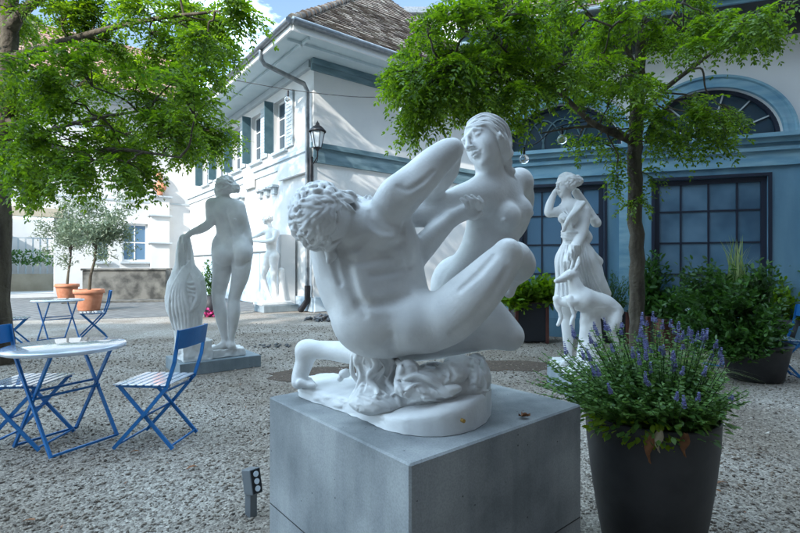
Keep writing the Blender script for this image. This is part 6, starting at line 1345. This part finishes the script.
def huntress(mat, matp):
    root = thing('statue', 'white statue of a huntress in a short tunic with a leaping deer at her side', 'statue', tuple(G(585, 388, 0)), 'white plaster statues on low plinths')
    D = 5.0; rnd = random.Random(8); S = Sculpt((1.35, 4.55, .24), (2.32, 5.5, 2.34), .0058)
    S.E(573, 217, D, 13, 17, 8.5, k=5); S.E(574, 235, D, 12, 10, 9, k=6); S.E(575, 252, D, 15, 14, 11, k=6)
    S.CH([(567, 208, D, 5.6), (567, 202, D, 5), (566, 195, D, 5)], k=4)
    S.CH([(562, 212, D, 6), (572, 208, D, 6.5), (582, 211, D, 6.5)], k=5)
    S.E(563, 219, D - .10, 5, 5, 4.5, k=3); S.E(573, 220, D - .11, 5, 5, 4.5, k=3)
    S.CH([(561, 212, D, 5.6), (554, 213, D - .02, 4.8), (548.5, 213.5, D - .05, 4.0), (549.5, 206, D - .03, 4.0), (552.5, 198, D, 3.2), (555.5, 192, D + .03, 2.4)], k=1.6)
    S.CH([(555, 193, D + .02, 2.3), (559, 188, D + .04, 2.2)], k=1.5)
    S.CH([(583, 212, D - .02, 7), (583, 224, D - .05, 6.3), (580.5, 236, D - .09, 5.2), (575, 247, D - .15, 4.6), (568.5, 258, D - .2, 3)], k=2)
    fr = Frame(P(568.5, 258, D - .2), Vector((-.35, -.15, -.9)), Vector((-.5, -.8, .2)), .15); sculpt_hand(S, fr, (35, 40, 35), 3)
    # legs and tunic
    S.CH([(570, 262, D, 11), (568, 290, D, 8), (567, 305, D, 6.5), (568, 325, D, 6.5), (568, 350, D, 4), (568, 360, D, 4)], k=3)
    S.CH([(581, 262, D + .03, 11), (585, 290, D + .12, 8), (588, 305, D + .2, 6.5), (592, 328, D + .28, 6), (596, 350, D + .33, 4), (597, 358, D + .33, 4)], k=3)
    S.CH([(568, 360, D, 4), (563, 364, D - .12, 3)], k=2); S.CH([(597, 359, D + .33, 4), (594, 364, D + .25, 3)], k=2)
    S.E(575, 262, D, 18, 18, 13, k=5)
    S.CH([(569, 262, D, 13), (569, 285, D - .01, 13), (567, 303, D, 13)], k=5); S.CH([(583, 262, D + .04, 12), (592, 280, D + .08, 12), (600, 291, D + .12, 9), (606, 294, D + .14, 5)], k=5)
    S.CH([(586, 256, D + .05, 9), (598, 262, D + .1, 5)], k=4)
    S.freeze()
    for i in range(11):
        a = 559 + i * 3.0
        S.draw([(563 + i * 2.2, 246, 1.1), (a, 262, 1.9), (a + i * .7, 280, 2.1), (a + i * 1.5 - 1, 300 - i * .6, 1.6)], k=1.1, n=4)
        S.draw([(564.5 + i * 2.2, 248, .6), (a + 1.5, 264, 1.3), (a + 1.5 + i * .7, 282, 1.6), (a + 1 + i * 1.5, 302 - i * .6, 1.2)], k=1.3, sub=True, n=4)
    for i in range(8): S.draw([(560 + i, 205 + i * 5, .8), (566, 212 + 4 * i, 1.0), (572, 222 + 2 * i, 1.1), (570 + i, 232, .9)], k=.8, n=3)
    for i in range(5): S.draw([(561 + 1.5 * i, 220 + 3 * i, .7), (567 + i, 225 + 2.4 * i, .9), (574 + i, 230 + i, .7)], k=.8, n=3, sub=True)
    S.thaw()
    for dv in (0, 2.6, 5.2): S.CH([(562, 232 + dv, D - .03, 1.4), (567, 233 + dv, D - .09, 1.9), (575, 233.5 + dv, D - .10, 2.0), (583, 232 + dv, D - .07, 1.9), (587, 230.5 + dv, D - .01, 1.5)], k=.8)
    S.CH([(586, 232, D - .06, 3), (589, 238, D - .04, 3.4), (587, 244, D - .04, 2)], k=1)
    for o_ in (0, 2.4, 4.8): S.CH([(579 + o_, 203, D - .06, 2), (573 + o_ * .6, 212, D - .17, 2), (567 + o_ * .3, 221, D - .185, 1.7), (563 + o_ * .3, 231, D - .15, 1.5)], k=.8)
    for i in range(7): S.CH([(583 - i * .9, 240, D + .02, 2), (592 + i * .4, 252 + i, D + .06, 2.3), (600 + i * .2, 268 + i * 1.5, D + .09, 2.2), (604 + i * 1.0 - 3, 288, D + .11, 1.4)][: 4 if i % 2 else 3], k=1.2)
    # quiver
    S.CH([(576, 193, D + .10, 4.2), (584, 204, D + .12, 4.2), (597, 224, D + .12, 4.0)], k=.8, smooth=False); S.CH([(594, 220, D + .12, 4.9), (596, 223, D + .12, 4.9)], k=.5, smooth=False)
    q = D / F; fh = Frame(P(566, 185.5, D), Vector((-.93, -.36, -.08)), Vector((-.02, 0, 1)), 25 * q)
    sculpt_head(S, fh); hc = P(567, 183.5, D); S.E(567, 183.5, D, 9.3, 9, 9, k=2); S.E(577.5, 181, D, 4.5, 5, 4.5, k=1.5)
    hair_locks(S, hc, Matrix.Identity(3), (9.4 * q, 9.2 * q, 9.2 * q), 60, rnd, r=1.15 * q, L=.8, k=.5 * q, wave=.8, keep=lambda d: d.x > -.62 and d.z > -.55)
    hair_locks(S, P(577.5, 181, D), Matrix.Identity(3), (4.7 * q, 4.5 * q, 5 * q), 16, rnd, r=1.0 * q, L=1.2, k=.5 * q, wave=.6)
    S.CH([(560, 176.5, D - .02, 1.2), (566, 173.8, D, 1.6), (572, 176, D, 1.2)], k=.8)
    link('figure', S.mesh('figure'), mat, root)
    # deer
    S = Sculpt((1.28, 4.25, .20), (2.36, 5.1, 1.40), .0058); d = 4.72
    S.CH([(583, 300, d, 12.5), (593, 303, d + .04, 11.5), (603, 306, d + .08, 11.5), (610, 311, d + .12, 11)], k=5)
    S.CH([(580, 300, d, 10), (576.5, 290, d - .01, 7.6), (574, 281, d - .02, 5.6), (573, 275, d - .02, 5)], k=4)
    S.CH([(573, 273.5, d - .02, 5.2), (567, 276, d - .05, 4.4), (561, 279.5, d - .08, 3), (556, 281.5, d - .10, 2.2)], k=2)
    S.E(569.5, 275.3, d - .12, 1, .8, .8, k=.6); S.CH([(558, 282.5, d - .10, 1.3), (565, 281, d - .07, 2)], k=1)
    for dd in (-.04, .05): S.CH([(575, 270, d + dd - .02, 1.4), (578, 264, d + dd, 2.4), (579.5, 256.5, d + dd * 1.3, .8)], k=1)
    for dd in (-.03, .03): S.CH([(571, 269, d + dd - .02, 1.2), (572.5, 262, d + dd, 1.1), (570.5, 258, d + dd, .8)], k=.6)
    for dd, (a0, b0) in ((-.07, (574, 303)), (.09, (582, 304))):
        x0 = 0 if dd < 0 else -13
        S.CH([(578 + x0 * .3, 301, d + dd * .6, 7), (572 + x0 * .8, 302, d + dd, 4.4), (569.5 + x0, 299, d + dd, 3.6), (571 + x0, 306, d + dd, 2.5), (574 + x0, 315 + (2 if x0 else 0), d + dd, 2.0), (573 + x0, 319 + (2 if x0 else 0), d + dd, 2.2), (571 + x0, 325, d + dd, 1.7)], k=1.6)
    for dd in (-.07, .09):
        S.CH([(610, 312, d + .12 + dd * .4, 10), (614, 322, d + .1 + dd, 7), (611, 333, d + .1 + dd, 4.2), (616, 343, d + .12 + dd, 2.8), (614, 362, d + .11 + dd, 2.3), (612, 378, d + .11 + dd, 2.8)], k=2)
    S.CH([(618, 307, d + .16, 3), (621, 312, d + .18, 2.4), (620, 317, d + .18, 1)], k=1.5)
    S.CH([(590, 312, d + .06, 9), (590, 340, d + .08, 11), (590, 375, d + .08, 14)], k=5)
    S.noise((1.2, 4.3, .2), (2.4, 5.2, .9), .006, .05, 2)
    link('deer', S.mesh('deer'), mat, root)
    m = MB(); c = P(592, 375, 4.98); m.box((c.x, c.y, .245), (.64, .78, .09)); m.build('slab', mat, root, .01)
    m = MB(); m.box((c.x, c.y, .10), (.68, .84, .2)); m.build('plinth', matp, root, .01)

def youth(mat, matp):
    root = thing('statue', 'white statue of a nude young man holding both arms forward, beside the white wall', 'statue', tuple(G(277, 312, 0)), 'white plaster statues on low plinths')
    D = 14.0; rnd = random.Random(9); S = Sculpt((-4.55, 13.4, .20), (-3.2, 14.6, 2.78), .009)
    S.E(271.5, 237, D, 6.3, 8, 4, rot=-6, k=3); S.E(271, 246, D, 5.2, 5.5, 3.8, k=3); S.E(271.5, 255, D, 6.4, 5.5, 4.2, k=3); S.E(275, 257, D - .03, 4, 4.5, 4, k=2)
    S.CH([(271, 231, D, 2.8), (269.5, 226, D, 2.3), (268.5, 222, D, 2.3)], k=2); S.CH([(266, 232, D + .05, 2.8), (271, 231.5, D, 3), (276, 233, D - .08, 3)], k=2)
    S.CH([(265, 232.5, D + .08, 2.8), (261, 234.5, D + .05, 2.2), (257, 236.5, D, 1.7), (253, 238, D - .03, 1.2), (250.5, 239, D - .05, 1.1)], k=1.2)
    S.CH([(276.5, 233.5, D - .1, 3), (274, 240, D - .18, 2.6), (269, 241.8, D - .2, 2.3), (262, 242, D - .15, 1.7), (255, 241.5, D - .12, 1.3), (252.5, 242, D - .1, 1.2)], k=1.2)
    S.CH([(268.5, 258, D + .05, 4.6), (265.5, 268, D + .05, 3.7), (263.5, 277, D + .02, 2.8), (265, 285, D + .05, 2.9), (268, 293, D + .08, 2), (271, 300, D + .1, 1.7)], k=1.5)
    S.CH([(274, 258, D, 4.8), (274, 270, D, 3.8), (273.5, 280, D - .03, 2.9), (275, 289, D - .01, 2.9), (276, 297, D, 1.8), (276, 301, D, 1.8)], k=1.5)
    S.CH([(271, 301, D + .1, 1.7), (266, 302.3, D + .03, 1.3)], k=1); S.CH([(276, 302, D, 1.7), (272, 303, D - .1, 1.3)], k=1)
    q = D / F; fh = Frame(P(267.7, 219.5, D), Vector((-.93, -.3, -.05)), Vector((0, 0, 1)), 11.5 * q); sculpt_head(S, fh); S.E(268.4, 219, D, 4.2, 4.1, 4.1, k=1)
    hair_locks(S, P(268.4, 219, D), Matrix.Identity(3), (4.3 * q, 4.2 * q, 4.2 * q), 40, rnd, r=.6 * q, L=.7, k=.3 * q, wave=.9, keep=lambda d: d.x > -.6)
    S.CH([(281.5, 271, D + .1, 3), (282, 288, D + .1, 3.3), (282.5, 302, D + .1, 4)], k=1.5)
    link('figure', S.mesh('figure'), mat, root)
    dL = Vector((-.616, .788, 0)); dR = Vector((.788, .616, 0)); ax = (dR, dL, Vector((0, 0, 1))); c = P(273, 305, 14.0)
    m = MB(); m.box((c.x - .0, c.y, .245), (.95, .62, .09), ax); m.build('slab', mat, root, .02)
    m = MB(); m.box((c.x + .1, c.y, .10), (1.05, .72, .2), ax); m.build('plinth', matp, root, .01)
# ------------------------------------------------------------------ build everything
make_ground(); shading_range(); corner_house(); far_range(); hall(); house_behind(); lantern()
trees(); pedestal(); wrestling_pair(MAT['plaster_cast']); venus(MAT['plaster_aged'], MAT['plinth_concrete']); huntress(MAT['plaster_aged'], MAT['plinth_concrete']); youth(MAT['plaster_aged'], MAT['plinth_concrete'])
plants(); trough(); furniture(); spotlight(); light_string()
